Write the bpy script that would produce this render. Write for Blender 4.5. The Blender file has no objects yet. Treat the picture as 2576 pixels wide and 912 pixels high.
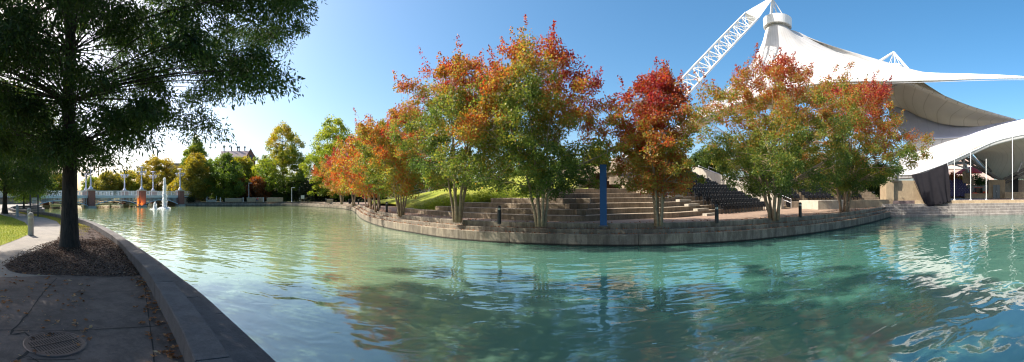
import bpy, math, random
import numpy as np
from mathutils import Vector, Matrix
from mathutils.geometry import tessellate_polygon
random.seed(7); RNG=np.random.default_rng(11)
SC=bpy.context.scene; COL=SC.collection
PI=math.pi
# ---------------------------------------------------------------- camera geometry
F=934.0; CX=1288.0; HY=490.0; EYE=1.7; ROLL=math.asin(5/934)
SR,CR=math.sin(ROLL),math.cos(ROLL)
def ray(px,py):
    u=(px-CX)/F; v=(HY-py)/F
    return Vector((math.sin(u)*CR+v*SR, math.cos(u), v*CR-math.sin(u)*SR))
def G(px,py,z=0.0):
    r=ray(px,py); t=(z-EYE)/r.z
    return Vector((r.x*t,r.y*t,z))
def PD(px,py,d):
    r=ray(px,py); t=d/math.hypot(r.x,r.y)
    return Vector((r.x*t,r.y*t,EYE+r.z*t))
def PZ(px,d,z=0.0):
    u=(px-CX)/F
    return Vector((d*math.sin(u),d*math.cos(u),z))
# ---------------------------------------------------------------- object helpers
def tag(o,label=None,cat=None,group=None,kind=None):
    if label: o['label']=label
    if cat: o['category']=cat
    if group: o['group']=group
    if kind: o['kind']=kind
    return o
def empty(name,loc,rz=0,label=None,cat=None,group=None):
    o=bpy.data.objects.new(name,None); COL.objects.link(o)
    o.location=loc; o.rotation_euler=(0,0,rz); o.empty_display_size=.3
    return tag(o,label,cat,group)
def copy_tree(o,parent=None):
    c=o.copy(); COL.objects.link(c)
    if parent: c.parent=parent
    for ch in list(o.children): copy_tree(ch,c)
    return c
class MB:
    def __init__(s): s.v=[]; s.f=[]; s.m=[]; s.mi=0
    def add(s,vs,fs):
        b=len(s.v); s.v.extend([tuple(p) for p in vs]); s.f.extend([tuple(b+i for i in f) for f in fs]); s.m.extend([s.mi]*len(fs)); return s
    def box(s,c,size,rz=0,rx=0,ry=0):
        M=Matrix.Translation(Vector(c))@Matrix.Rotation(rz,4,'Z')@Matrix.Rotation(ry,4,'Y')@Matrix.Rotation(rx,4,'X')
        x,y,z=[k/2 for k in size]
        vs=[M@Vector((a*x,b*y,c_*z)) for c_ in(-1,1) for b in(-1,1) for a in(-1,1)]
        return s.add(vs,[(0,2,3,1),(4,5,7,6),(0,1,5,4),(2,6,7,3),(0,4,6,2),(1,3,7,5)])
    def tube(s,pts,rad,n=6,caps=True):
        pts=[Vector(p) for p in pts]
        if not hasattr(rad,'__len__'): rad=[rad]*len(pts)
        vs=[];fs=[];ref=None
        for i,p in enumerate(pts):
            d=(pts[min(i+1,len(pts)-1)]-pts[max(i-1,0)])
            d=d.normalized() if d.length>1e-9 else Vector((0,0,1))
            if ref is None: ref=Vector((1,0,0)) if abs(d.x)<.8 else Vector((0,1,0))
            a=(ref-d*ref.dot(d)).normalized(); ref=a; b=d.cross(a)
            for k in range(n):
                t=2*PI*k/n; vs.append(p+(a*math.cos(t)+b*math.sin(t))*rad[i])
        for i in range(len(pts)-1):
            for k in range(n):
                k2=(k+1)%n; fs.append((i*n+k,i*n+k2,(i+1)*n+k2,(i+1)*n+k))
        if caps: fs.append(tuple(reversed(range(n)))); fs.append(tuple((len(pts)-1)*n+k for k in range(n)))
        return s.add(vs,fs)
    def lathe(s,c,prof,n=16):
        vs=[];fs=[]
        for r,z in prof:
            for k in range(n):
                t=2*PI*k/n; vs.append((c[0]+r*math.cos(t),c[1]+r*math.sin(t),c[2]+z))
        m=len(prof)
        for i in range(m-1):
            for k in range(n):
                k2=(k+1)%n; fs.append((i*n+k,i*n+k2,(i+1)*n+k2,(i+1)*n+k))
        if prof[0][0]>1e-4: fs.append(tuple(reversed(range(n))))
        if prof[-1][0]>1e-4: fs.append(tuple((m-1)*n+k for k in range(n)))
        return s.add(vs,fs)
    def prism(s,poly,z0,z1):
        n=len(poly)
        vs=[(p[0],p[1],z0) for p in poly]+[(p[0],p[1],z1) for p in poly]
        fs=[(i,(i+1)%n,n+(i+1)%n,n+i) for i in range(n)]
        tri=tessellate_polygon([[Vector((p[0],p[1],0)) for p in poly]])
        fs+=[tuple(n+i for i in t) for t in tri]+[tuple(reversed(t)) for t in tri]
        return s.add(vs,fs)
    def grid(s,P):
        nu=len(P);nv=len(P[0]); vs=[p for r in P for p in r]
        return s.add(vs,[(i*nv+j,i*nv+j+1,(i+1)*nv+j+1,(i+1)*nv+j) for i in range(nu-1) for j in range(nv-1)])
    def build(s,name,mat,parent=None,smooth=False,bevel=0,solid=0,label=None,cat=None,group=None,kind=None,loc=None):
        me=bpy.data.meshes.new(name); me.from_pydata(s.v,[],s.f)
        mats=mat if isinstance(mat,(list,tuple)) else [mat]
        for m in mats: me.materials.append(m)
        if len(mats)>1: me.polygons.foreach_set('material_index',s.m)
        if smooth: me.polygons.foreach_set('use_smooth',[True]*len(me.polygons))
        me.update()
        o=bpy.data.objects.new(name,me); COL.objects.link(o)
        if parent: o.parent=parent
        if loc: o.location=loc
        if bevel:
            b=o.modifiers.new('b','BEVEL'); b.width=bevel; b.segments=2; b.limit_method='ANGLE'
        if solid:
            b=o.modifiers.new('s','SOLIDIFY'); b.thickness=solid; b.offset=0
        return tag(o,label,cat,group,kind)
def catmull(pts,n):
    pts=[Vector(p) for p in pts]; out=[]
    P=[pts[0]*2-pts[1]]+pts+[pts[-1]*2-pts[-2]]
    for i in range(1,len(P)-2):
        for k in range(n):
            t=k/n; a,b,c,d=P[i-1],P[i],P[i+1],P[i+2]
            out.append(.5*((2*b)+(c-a)*t+(2*a-5*b+4*c-d)*t*t+(3*b-a-3*c+d)*t**3))
    out.append(pts[-1]); return out
def resample(pts,step):
    out=[pts[0]]; acc=0
    L=[0]
    for i in range(1,len(pts)): L.append(L[-1]+(pts[i]-pts[i-1]).length)
    n=max(2,int(L[-1]/step)); j=0; out=[]
    for k in range(n+1):
        t=L[-1]*k/n
        while j<len(L)-2 and L[j+1]<t: j+=1
        s=(t-L[j])/max(1e-9,L[j+1]-L[j]); out.append(pts[j].lerp(pts[j+1],min(1,s)))
    return out
def normals2(pts):
    out=[]
    for i in range(len(pts)):
        d=pts[min(i+1,len(pts)-1)]-pts[max(0,i-1)]; d=Vector((d.x,d.y,0)).normalized()
        out.append(Vector((-d.y,d.x,0)))
    return out
def offset(pts,d):
    return [p+n*d for p,n in zip(pts,normals2(pts))]
def sweep(pts,prof,name,mat,parent=None,cut=6.0,**kw):
    """profile of (offset, z) carried along a line; thin real joints every few metres"""
    m=MB(); N=normals2(pts); n=len(prof); vs=[]; fs=[]
    for p,nn in zip(pts,N):
        for o_,z in prof: q=p+nn*o_; vs.append((q.x,q.y,z))
    for i in range(len(pts)-1):
        for k in range(n-1): fs.append((i*n+k,(i+1)*n+k,(i+1)*n+k+1,i*n+k+1))
    fs.append(tuple(range(n))); fs.append(tuple(reversed([(len(pts)-1)*n+k for k in range(n)])))
    m.add(vs,fs)
    return m.build(name,mat,parent,**kw)
# ---------------------------------------------------------------- materials
def newmat(name):
    m=bpy.data.materials.new(name); m.use_nodes=True; nt=m.node_tree
    b=nt.nodes['Principled BSDF']; return m,nt,b
def N(nt,t,**kw):
    n=nt.nodes.new(t)
    for k,v in kw.items():
        if k.startswith('_'): setattr(n,k[1:],v)
        else: n.inputs[k].default_value=v
    return n
def ramp(nt,stops,fac=None):
    r=nt.nodes.new('ShaderNodeValToRGB'); e=r.color_ramp.elements
    while len(e)<len(stops): e.new(.5)
    for i,(p,c) in enumerate(stops):
        e[i].position=p; e[i].color=(*c,1) if len(c)==3 else c
    if fac is not None: nt.links.new(fac,r.inputs[0])
    return r
def plain(name,c,rough=.5,metal=0,spec=.5,var=.12,scale=6,bump=0,bscale=30):
    m,nt,b=newmat(name); L=nt.links.new
    tc=N(nt,'ShaderNodeTexCoord'); no=N(nt,'ShaderNodeTexNoise',Scale=scale,Detail=5.0,Roughness=.6)
    L(tc.outputs['Object'],no.inputs['Vector'])
    r=ramp(nt,[(.3,tuple(k*(1-var) for k in c)),(.7,tuple(min(1,k*(1+var)) for k in c))],no.outputs['Fac'])
    L(r.outputs[0],b.inputs['Base Color']); b.inputs['Roughness'].default_value=rough; b.inputs['Metallic'].default_value=metal
    b.inputs['Specular IOR Level'].default_value=spec
    if bump:
        n2=N(nt,'ShaderNodeTexNoise',Scale=bscale,Detail=6.0,Roughness=.65); L(tc.outputs['Object'],n2.inputs['Vector'])
        bp=N(nt,'ShaderNodeBump',Strength=bump,Distance=.03); L(n2.outputs['Fac'],bp.inputs['Height']); L(bp.outputs[0],b.inputs['Normal'])
    return m
def concrete(name,c,dark,stain=.5,scale=1.0,bump=.35,rough=.85,warm=None,riser=1.0):
    m,nt,b=newmat(name); L=nt.links.new
    geo=N(nt,'ShaderNodeNewGeometry')
    n1=N(nt,'ShaderNodeTexNoise',Scale=.7*scale,Detail=8.0,Roughness=.65)
    n2=N(nt,'ShaderNodeTexNoise',Scale=14*scale,Detail=6.0,Roughness=.7)
    n3=N(nt,'ShaderNodeTexNoise',Scale=90.0,Detail=3.0,Roughness=.7)
    mp=N(nt,'ShaderNodeMapping'); mp.inputs['Scale'].default_value=(2.2,2.2,.35)
    n4=N(nt,'ShaderNodeTexNoise',Scale=1.4*scale,Detail=7.0,Roughness=.7)
    L(geo.outputs['Position'],mp.inputs['Vector']); L(mp.outputs[0],n4.inputs['Vector'])
    for k in(n1,n2,n3): L(geo.outputs['Position'],k.inputs['Vector'])
    r1=ramp(nt,[(.35,dark),(.62,c)],n1.outputs['Fac'])
    r2=ramp(nt,[(.3,(.68,.68,.68)),(.65,(1.08,1.06,1.03))],n2.outputs['Fac'])
    mx=N(nt,'ShaderNodeMix',_data_type='RGBA',_blend_type='MULTIPLY'); mx.inputs[0].default_value=.8
    L(r1.outputs[0],mx.inputs[6]); L(r2.outputs[0],mx.inputs[7])
    r4=ramp(nt,[(.42,(.38,.36,.33)),(.56,(1,1,1))],n4.outputs['Fac'])
    mx2=N(nt,'ShaderNodeMix',_data_type='RGBA',_blend_type='MULTIPLY'); mx2.inputs[0].default_value=stain
    L(mx.outputs[2],mx2.inputs[6]); L(r4.outputs[0],mx2.inputs[7])
    r3=ramp(nt,[(.3,(.7,.7,.7)),(.6,(1.1,1.1,1.1))],n3.outputs['Fac'])
    mx3=N(nt,'ShaderNodeMix',_data_type='RGBA',_blend_type='MULTIPLY'); mx3.inputs[0].default_value=.6
    L(mx2.outputs[2],mx3.inputs[6]); L(r3.outputs[0],mx3.inputs[7])
    if riser<1:   # darker tone on the upright faces only
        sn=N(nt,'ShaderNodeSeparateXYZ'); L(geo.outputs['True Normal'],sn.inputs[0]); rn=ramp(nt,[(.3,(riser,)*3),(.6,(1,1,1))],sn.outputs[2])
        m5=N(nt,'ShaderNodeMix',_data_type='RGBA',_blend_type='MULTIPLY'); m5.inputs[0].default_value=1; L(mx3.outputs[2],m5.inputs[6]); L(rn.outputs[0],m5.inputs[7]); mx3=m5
    if warm:   # black algae line just above the water
        sp=N(nt,'ShaderNodeSeparateXYZ'); L(geo.outputs['Position'],sp.inputs[0])
        rz_=ramp(nt,[(0,(.06,.06,.05)),(.45,(.12,.12,.1)),(.75,(1,1,1))])
        ma=N(nt,'ShaderNodeMapRange'); ma.inputs[1].default_value=-1.12; ma.inputs[2].default_value=-.93; L(sp.outputs[2],ma.inputs[0]); L(ma.outputs[0],rz_.inputs[0])
        m4=N(nt,'ShaderNodeMix',_data_type='RGBA',_blend_type='MULTIPLY'); m4.inputs[0].default_value=1; L(mx3.outputs[2],m4.inputs[6]); L(rz_.outputs[0],m4.inputs[7]); mx3=m4
    L(mx3.outputs[2],b.inputs['Base Color']); b.inputs['Roughness'].default_value=rough
    bp=N(nt,'ShaderNodeBump',Strength=bump,Distance=.02); L(n3.outputs['Fac'],bp.inputs['Height'])
    bp2=N(nt,'ShaderNodeBump',Strength=bump,Distance=.05); L(n2.outputs['Fac'],bp2.inputs['Height']); L(bp.outputs[0],bp2.inputs['Normal'])
    L(bp2.outputs[0],b.inputs['Normal'])
    return m
def leafmat(name,stops,trans=.45,rough=.45):
    m,nt,b=newmat(name); L=nt.links.new
    at=N(nt,'ShaderNodeAttribute',_attribute_name='tint')
    r=ramp(nt,stops,at.outputs['Fac'])
    L(r.outputs[0],b.inputs['Base Color']); b.inputs['Roughness'].default_value=rough; b.inputs['Specular IOR Level'].default_value=.4
    tr=N(nt,'ShaderNodeBsdfTranslucent'); hs=N(nt,'ShaderNodeHueSaturation',Saturation=1.1,Value=1.5); L(r.outputs[0],hs.inputs['Color']); L(hs.outputs[0],tr.inputs['Color'])
    mx=N(nt,'ShaderNodeMixShader',Fac=trans); out=nt.nodes['Material Output']
    L(b.outputs[0],mx.inputs[1]); L(tr.outputs[0],mx.inputs[2]); L(mx.outputs[0],out.inputs['Surface'])
    return m
M={}
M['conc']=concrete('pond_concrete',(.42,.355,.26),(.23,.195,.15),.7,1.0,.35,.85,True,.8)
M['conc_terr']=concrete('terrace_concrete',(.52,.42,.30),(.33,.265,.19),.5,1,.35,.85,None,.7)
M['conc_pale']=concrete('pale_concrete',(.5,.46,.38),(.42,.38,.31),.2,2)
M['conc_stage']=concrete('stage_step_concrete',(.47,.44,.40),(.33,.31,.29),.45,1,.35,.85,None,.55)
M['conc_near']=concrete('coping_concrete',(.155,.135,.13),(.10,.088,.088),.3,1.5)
M['conc_tan']=concrete('tan_concrete',(.42,.33,.21),(.33,.25,.16),.25,2)
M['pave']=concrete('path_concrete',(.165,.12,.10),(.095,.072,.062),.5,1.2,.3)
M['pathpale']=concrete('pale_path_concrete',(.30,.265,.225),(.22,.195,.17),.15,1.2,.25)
M['joint']=plain('joint_dirt',(.02,.016,.013),.95)
M['plaza']=concrete('plaza_paving',(.40,.28,.20),(.31,.215,.155),.2,1.5)
M['steel_white']=plain('white_painted_steel',(.72,.72,.70),.4,var=.04)
M['steel_grey']=plain('grey_painted_steel',(.5,.51,.52),.45,var=.05)
M['bridge_paint']=plain('pale_grey_blue_paint',(.52,.58,.61),.45,var=.06)
M['lamp_paint']=plain('pale_lamp_paint',(.55,.53,.60),.4,var=.05)
M['steel_dark']=plain('dark_steel',(.06,.06,.065),.5)
M['steel_beam']=plain('beam_steel',(.16,.155,.15),.5)
M['black']=plain('black_paint',(.012,.012,.014),.35)
M['seat']=plain('black_seat_plastic',(.009,.0095,.011),.55,0,.25,.2)
M['plate']=plain('number_plate',(.6,.6,.58),.4)
M['blue']=plain('blue_banner',(.004,.05,.15),.6,var=.12,scale=3)
M['glass']=plain('clear_lens',(.55,.55,.5),.15)
M['red']=plain('red_fabric',(.62,.02,.02),.6)
M['orange']=plain('orange_bodywork',(.75,.09,.02),.35)
M['carpaint']=plain('maroon_bodywork',(.12,.02,.05),.3)
M['darkglass']=plain('dark_glass',(.02,.025,.03),.08)
M['rubber']=plain('rubber',(.015,.015,.015),.8)
M['white']=plain('white_paint',(.75,.75,.72),.5,var=.04)
M['paper']=plain('sign_face',(.6,.58,.5),.6)
M['bollard']=concrete('bollard_concrete',(.5,.48,.44),(.42,.4,.36),.2,4,.15)
M['iron']=plain('cast_iron',(.13,.10,.09),.55,.6,bump=.4)
M['skin']=plain('skin',(.38,.2,.13),.6)
M['cloth']=plain('coral_shirt',(.5,.13,.10),.8)
M['jeans']=plain('denim',(.06,.09,.16),.8)
M['hair']=plain('dark_hair',(.03,.02,.015),.6)
M['bark_myrtle']=plain('smooth_tan_bark',(.27,.19,.12),.7,var=.35,scale=5,bump=.3,bscale=12)
M['curtain']=plain('charcoal_curtain',(.012,.0115,.014),.95,0,.1,var=.15,scale=1.5)
M['doorgrey']=plain('grey_door_paint',(.13,.15,.15),.5)
M['stagefloor']=plain('stage_floor',(.12,.09,.09),.45,var=.2,scale=1.5)
def bark():
    m,nt,b=newmat('furrowed_bark'); L=nt.links.new
    tc=N(nt,'ShaderNodeTexCoord'); mp=N(nt,'ShaderNodeMapping'); mp.inputs['Scale'].default_value=(9,9,1.6); L(tc.outputs['Object'],mp.inputs['Vector'])
    no=N(nt,'ShaderNodeTexNoise',Scale=2.0,Detail=8.0,Roughness=.65,Distortion=.6); L(mp.outputs[0],no.inputs['Vector'])
    r=ramp(nt,[(.35,(.014,.011,.008)),(.6,(.05,.039,.03))],no.outputs['Fac']); L(r.outputs[0],b.inputs['Base Color'])
    bp=N(nt,'ShaderNodeBump',Strength=.9,Distance=.05); L(no.outputs['Fac'],bp.inputs['Height']); L(bp.outputs[0],b.inputs['Normal']); b.inputs['Roughness'].default_value=.9
    return m
M['bark']=bark()
def brick(name,c1,c2,mortar,scale=2.2):
    m,nt,b=newmat(name); L=nt.links.new
    tc=N(nt,'ShaderNodeTexCoord'); sp=N(nt,'ShaderNodeSeparateXYZ'); L(tc.outputs['Object'],sp.inputs[0])
    ad=N(nt,'ShaderNodeMath',_operation='ADD'); L(sp.outputs[0],ad.inputs[0]); L(sp.outputs[1],ad.inputs[1])
    cb=N(nt,'ShaderNodeCombineXYZ'); L(ad.outputs[0],cb.inputs[0]); L(sp.outputs[2],cb.inputs[1])
    br=N(nt,'ShaderNodeTexBrick',Scale=scale); L(cb.outputs[0],br.inputs['Vector'])
    br.inputs['Color1'].default_value=(*c1,1); br.inputs['Color2'].default_value=(*c2,1); br.inputs['Mortar'].default_value=(*mortar,1)
    L(br.outputs['Color'],b.inputs['Base Color']); b.inputs['Roughness'].default_value=.85
    return m
M['brick']=brick('red_brick',(.27,.10,.075),(.20,.075,.055),(.22,.15,.12))
M['tanwall']=brick('tan_block',(.36,.26,.18),(.31,.22,.15),(.27,.2,.15),.8)
def grass(name,a,b_,c):
    m,nt,b=newmat(name); L=nt.links.new; geo=N(nt,'ShaderNodeNewGeometry')
    n1=N(nt,'ShaderNodeTexNoise',Scale=.35,Detail=6.0); n2=N(nt,'ShaderNodeTexNoise',Scale=25.0,Detail=5.0,Roughness=.7)
    for k in(n1,n2): L(geo.outputs['Position'],k.inputs['Vector'])
    r=ramp(nt,[(.35,a),(.65,b_)],n1.outputs['Fac']); r2=ramp(nt,[(.3,(.55,.55,.5)),(.7,(1.25,1.2,1.1))],n2.outputs['Fac'])
    mx=N(nt,'ShaderNodeMix',_data_type='RGBA',_blend_type='MULTIPLY'); mx.inputs[0].default_value=1
    L(r.outputs[0],mx.inputs[6]); L(r2.outputs[0],mx.inputs[7]); L(mx.outputs[2],b.inputs['Base Color'])
    bp=N(nt,'ShaderNodeBump',Strength=.8,Distance=.06); L(n2.outputs['Fac'],bp.inputs['Height']); L(bp.outputs[0],b.inputs['Normal'])
    b.inputs['Roughness'].default_value=.9; b.inputs['Specular IOR Level'].default_value=.1
    return m
M['lawn']=grass('lawn_grass',(.24,.29,.04),(.34,.35,.06),None)
M['drygrass']=grass('dry_golden_grass',(.30,.22,.05),(.22,.22,.05),None)
M['earth']=grass('park_ground',(.10,.09,.04),(.12,.13,.04),None)
def mulchm():
    m,nt,b=newmat('bark_mulch'); L=nt.links.new; geo=N(nt,'ShaderNodeNewGeometry')
    v=N(nt,'ShaderNodeTexVoronoi',Scale=28.0); n=N(nt,'ShaderNodeTexNoise',Scale=3.0,Detail=8.0)
    L(geo.outputs['Position'],v.inputs['Vector']); L(geo.outputs['Position'],n.inputs['Vector'])
    r=ramp(nt,[(0,(.025,.014,.011)),(.6,(.08,.045,.032)),(1,(.2,.125,.09))],v.outputs['Color'])
    L(r.outputs[0],b.inputs['Base Color']); b.inputs['Roughness'].default_value=.95
    bp=N(nt,'ShaderNodeBump',Strength=1.0,Distance=.06); L(v.outputs['Distance'],bp.inputs['Height']); L(bp.outputs[0],b.inputs['Normal'])
    return m
M['mulch']=mulchm()
def waterm():
    m,nt,b=newmat('turbid_pond_water'); L=nt.links.new; geo=N(nt,'ShaderNodeNewGeometry')
    sp=N(nt,'ShaderNodeSeparateXYZ'); L(geo.outputs['Position'],sp.inputs[0])
    mr=N(nt,'ShaderNodeMapRange'); mr.inputs[1].default_value=-30; mr.inputs[2].default_value=14; L(sp.outputs[0],mr.inputs[0])
    n0=N(nt,'ShaderNodeTexNoise',Scale=.06,Detail=3.0); L(geo.outputs['Position'],n0.inputs['Vector'])
    ad=N(nt,'ShaderNodeMath',_operation='MULTIPLY_ADD'); L(n0.outputs['Fac'],ad.inputs[0]); ad.inputs[1].default_value=.5; L(mr.outputs[0],ad.inputs[2])
    r=ramp(nt,[(.2,(.17,.225,.085)),(.62,(.235,.31,.18)),(1.0,(.06,.17,.125))],ad.outputs[0])
    L(r.outputs[0],b.inputs['Base Color'])
    b.inputs['Roughness'].default_value=.03; b.inputs['IOR'].default_value=2.0
    # ripples: long swell, wind ripples, fine chop
    mp=N(nt,'ShaderNodeMapping'); mp.inputs['Scale'].default_value=(.75,1.5,1); mp.inputs['Rotation'].default_value=(0,0,.5)
    L(geo.outputs['Position'],mp.inputs['Vector'])
    w1=N(nt,'ShaderNodeTexNoise',Scale=1.3,Detail=1.0,Roughness=.4,Distortion=.9); L(mp.outputs[0],w1.inputs['Vector'])
    w2=N(nt,'ShaderNodeTexNoise',Scale=.45,Detail=1.0,Roughness=.5,Distortion=.7); L(mp.outputs[0],w2.inputs['Vector'])
    w3=N(nt,'ShaderNodeTexNoise',Scale=4.5,Detail=2.0,Roughness=.5); L(mp.outputs[0],w3.inputs['Vector'])
    bp=N(nt,'ShaderNodeBump',Strength=1.0,Distance=.024); L(w1.outputs['Fac'],bp.inputs['Height'])
    bp2=N(nt,'ShaderNodeBump',Strength=1.0,Distance=.05); L(w2.outputs['Fac'],bp2.inputs['Height']); L(bp.outputs[0],bp2.inputs['Normal'])
    bp3=N(nt,'ShaderNodeBump',Strength=1.0,Distance=.002); L(w3.outputs['Fac'],bp3.inputs['Height']); L(bp2.outputs[0],bp3.inputs['Normal'])
    L(bp3.outputs[0],b.inputs['Normal'])
    return m
M['water']=waterm()
def fabric(name,c,seam,nseam=24,trans=.12,dirt=.1):
    m,nt,b=newmat(name); L=nt.links.new
    uv=N(nt,'ShaderNodeUVMap'); uv.uv_map='uv'; sp=N(nt,'ShaderNodeSeparateXYZ'); L(uv.outputs[0],sp.inputs[0])
    mu=N(nt,'ShaderNodeMath',_operation='MULTIPLY'); mu.inputs[1].default_value=nseam; L(sp.outputs[0],mu.inputs[0])
    fr=N(nt,'ShaderNodeMath',_operation='FRACT'); L(mu.outputs[0],fr.inputs[0])
    r=ramp(nt,[(0,seam),(.05,seam),(.08,c),(1,c)],fr.outputs[0])
    tc=N(nt,'ShaderNodeTexCoord'); no=N(nt,'ShaderNodeTexNoise',Scale=.5,Detail=6.0); L(tc.outputs['Object'],no.inputs['Vector'])
    r2=ramp(nt,[(.3,(1-dirt,)*3),(.7,(1,1,1))],no.outputs['Fac'])
    mx=N(nt,'ShaderNodeMix',_data_type='RGBA',_blend_type='MULTIPLY'); mx.inputs[0].default_value=1
    L(r.outputs[0],mx.inputs[6]); L(r2.outputs[0],mx.inputs[7]); L(mx.outputs[2],b.inputs['Base Color'])
    b.inputs['Roughness'].default_value=.6
    tr=N(nt,'ShaderNodeBsdfTranslucent'); tr.inputs['Color'].default_value=(.85,.78,.62,1)
    ms=N(nt,'ShaderNodeMixShader',Fac=trans); L(b.outputs[0],ms.inputs[1]); L(tr.outputs[0],ms.inputs[2]); L(ms.outputs[0],nt.nodes['Material Output'].inputs['Surface'])
    return m
M['tent']=fabric('white_tensile_fabric',(.66,.65,.63),(.36,.35,.33),22,.22,.2)
M['tent_in']=fabric('weathered_fabric',(.76,.72,.65),(.50,.46,.38),15,.45,.15)
M['tent_blue_shade']=fabric('shade_tinted_white_fabric',(.48,.53,.72),(.42,.47,.66),14,.15,.1)  # white fabric with the bluish shade put into its base colour
M['tent_low']=fabric('white_stage_fabric',(.64,.64,.635),(.40,.40,.39),9,.10,.16)
def spray():
    m,nt,b=newmat('fountain_spray'); b.inputs['Base Color'].default_value=(.97,.97,.97,1); b.inputs['Roughness'].default_value=.25
    tr=N(nt,'ShaderNodeBsdfTranslucent'); tr.inputs['Color'].default_value=(.95,.96,.97,1)
    ms=N(nt,'ShaderNodeMixShader',Fac=.5); nt.links.new(b.outputs[0],ms.inputs[1]); nt.links.new(tr.outputs[0],ms.inputs[2]); nt.links.new(ms.outputs[0],nt.nodes['Material Output'].inputs['Surface'])
    return m
M['spray']=spray()
DG=(.035,.078,.014); MG=(.08,.15,.022); YG=(.17,.21,.028); OL=(.25,.21,.03); OR=(.48,.15,.025); RD=(.50,.055,.03); WI=(.20,.025,.03); GO=(.42,.27,.03)
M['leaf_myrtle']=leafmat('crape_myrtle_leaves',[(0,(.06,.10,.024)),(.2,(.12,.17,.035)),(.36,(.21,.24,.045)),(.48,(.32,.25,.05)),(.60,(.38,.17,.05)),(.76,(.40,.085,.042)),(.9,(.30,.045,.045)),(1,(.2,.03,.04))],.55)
M['leaf_oak']=leafmat('oak_leaves',[(0,(.022,.045,.012)),(.5,(.05,.09,.018)),(.85,(.10,.14,.022)),(1,(.32,.17,.03))],.5)
M['leaf_gold']=leafmat('golden_leaves',[(0,(.12,.13,.025)),(.4,(.28,.24,.035)),(.75,(.40,.27,.03)),(1,(.45,.20,.03))],.5)
M['leaf_green']=leafmat('green_leaves',[(0,(.025,.05,.012)),(.4,(.055,.10,.02)),(.75,(.12,.17,.03)),(1,(.3,.26,.04))],.45)
M['leaf_lime']=leafmat('lime_leaves',[(0,(.10,.16,.025)),(.4,(.24,.29,.04)),(.8,(.40,.38,.05)),(1,(.48,.34,.04))],.6)
M['leaf_mix']=leafmat('turning_leaves',[(0,(.07,.12,.02)),(.35,(.17,.23,.03)),(.65,(.40,.33,.04)),(1,(.5,.24,.02))],.5)
M['leaf_red']=leafmat('red_leaves',[(0,(.10,.06,.02)),(.4,(.28,.10,.03)),(1,(.40,.05,.03))],.4)
M['leaf_dark']=leafmat('dark_evergreen_leaves',[(0,(.008,.014,.005)),(.6,(.018,.03,.01)),(1,(.04,.055,.015))],.2)
M['blade']=leafmat('grass_blades',[(0,(.10,.16,.02)),(.6,(.24,.27,.04)),(1,(.38,.30,.08))],.4)
M['fallen']=leafmat('fallen_leaves',[(0,(.10,.045,.02)),(.4,(.32,.12,.045)),(.75,(.45,.2,.08)),(1,(.5,.36,.2))],.1,.8)
# ---------------------------------------------------------------- foliage
def fn(P,sc,seed):
    r=np.random.default_rng(seed); o=np.zeros(len(P))
    for i in range(6):
        k=r.normal(size=3)*sc*(1+.5*i); o+=np.sin(P@k+r.uniform(0,6.28))/(1+.35*i)
    return o/2.6
def leafmesh(name,P,D,L,W,tint,mat,parent=None,fold=.0,seed=1):
    """P base points, D unit directions, one folded leaf-shaped quad each"""
    r=np.random.default_rng(seed); n=len(P)
    S=np.cross(D,r.normal(size=(n,3))); S/=np.linalg.norm(S,axis=1,keepdims=True)+1e-9
    L=L*r.uniform(.7,1.3,n)[:,None]; W=W*r.uniform(.7,1.3,n)[:,None]
    up=np.cross(D,S)
    V=np.empty((n,4,3),np.float32)
    V[:,0]=P; V[:,1]=P+D*L*.45+S*W*.5+up*W*.15; V[:,2]=P+D*L; V[:,3]=P+D*L*.45-S*W*.5+up*W*.15
    me=bpy.data.meshes.new(name); me.vertices.add(n*4); me.vertices.foreach_set('co',V.reshape(-1))
    me.loops.add(n*4); me.loops.foreach_set('vertex_index',np.arange(n*4,dtype=np.int32))
    me.polygons.add(n); me.polygons.foreach_set('loop_start',np.arange(0,n*4,4,dtype=np.int32))
    try: me.polygons.foreach_set('loop_total',np.full(n,4,dtype=np.int32))
    except Exception: pass
    at=me.attributes.new('tint','FLOAT','POINT'); at.data.foreach_set('value',np.repeat(np.clip(tint,0,1),4).astype(np.float32))
    me.materials.append(mat); me.update(calc_edges=True)
    o=bpy.data.objects.new(name,me); COL.objects.link(o)
    if parent: o.parent=parent
    return o
def bez(a,b,c,n):
    return [a*(1-t)**2+b*2*t*(1-t)+c*t*t for t in [i/n for i in range(n+1)]]
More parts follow.
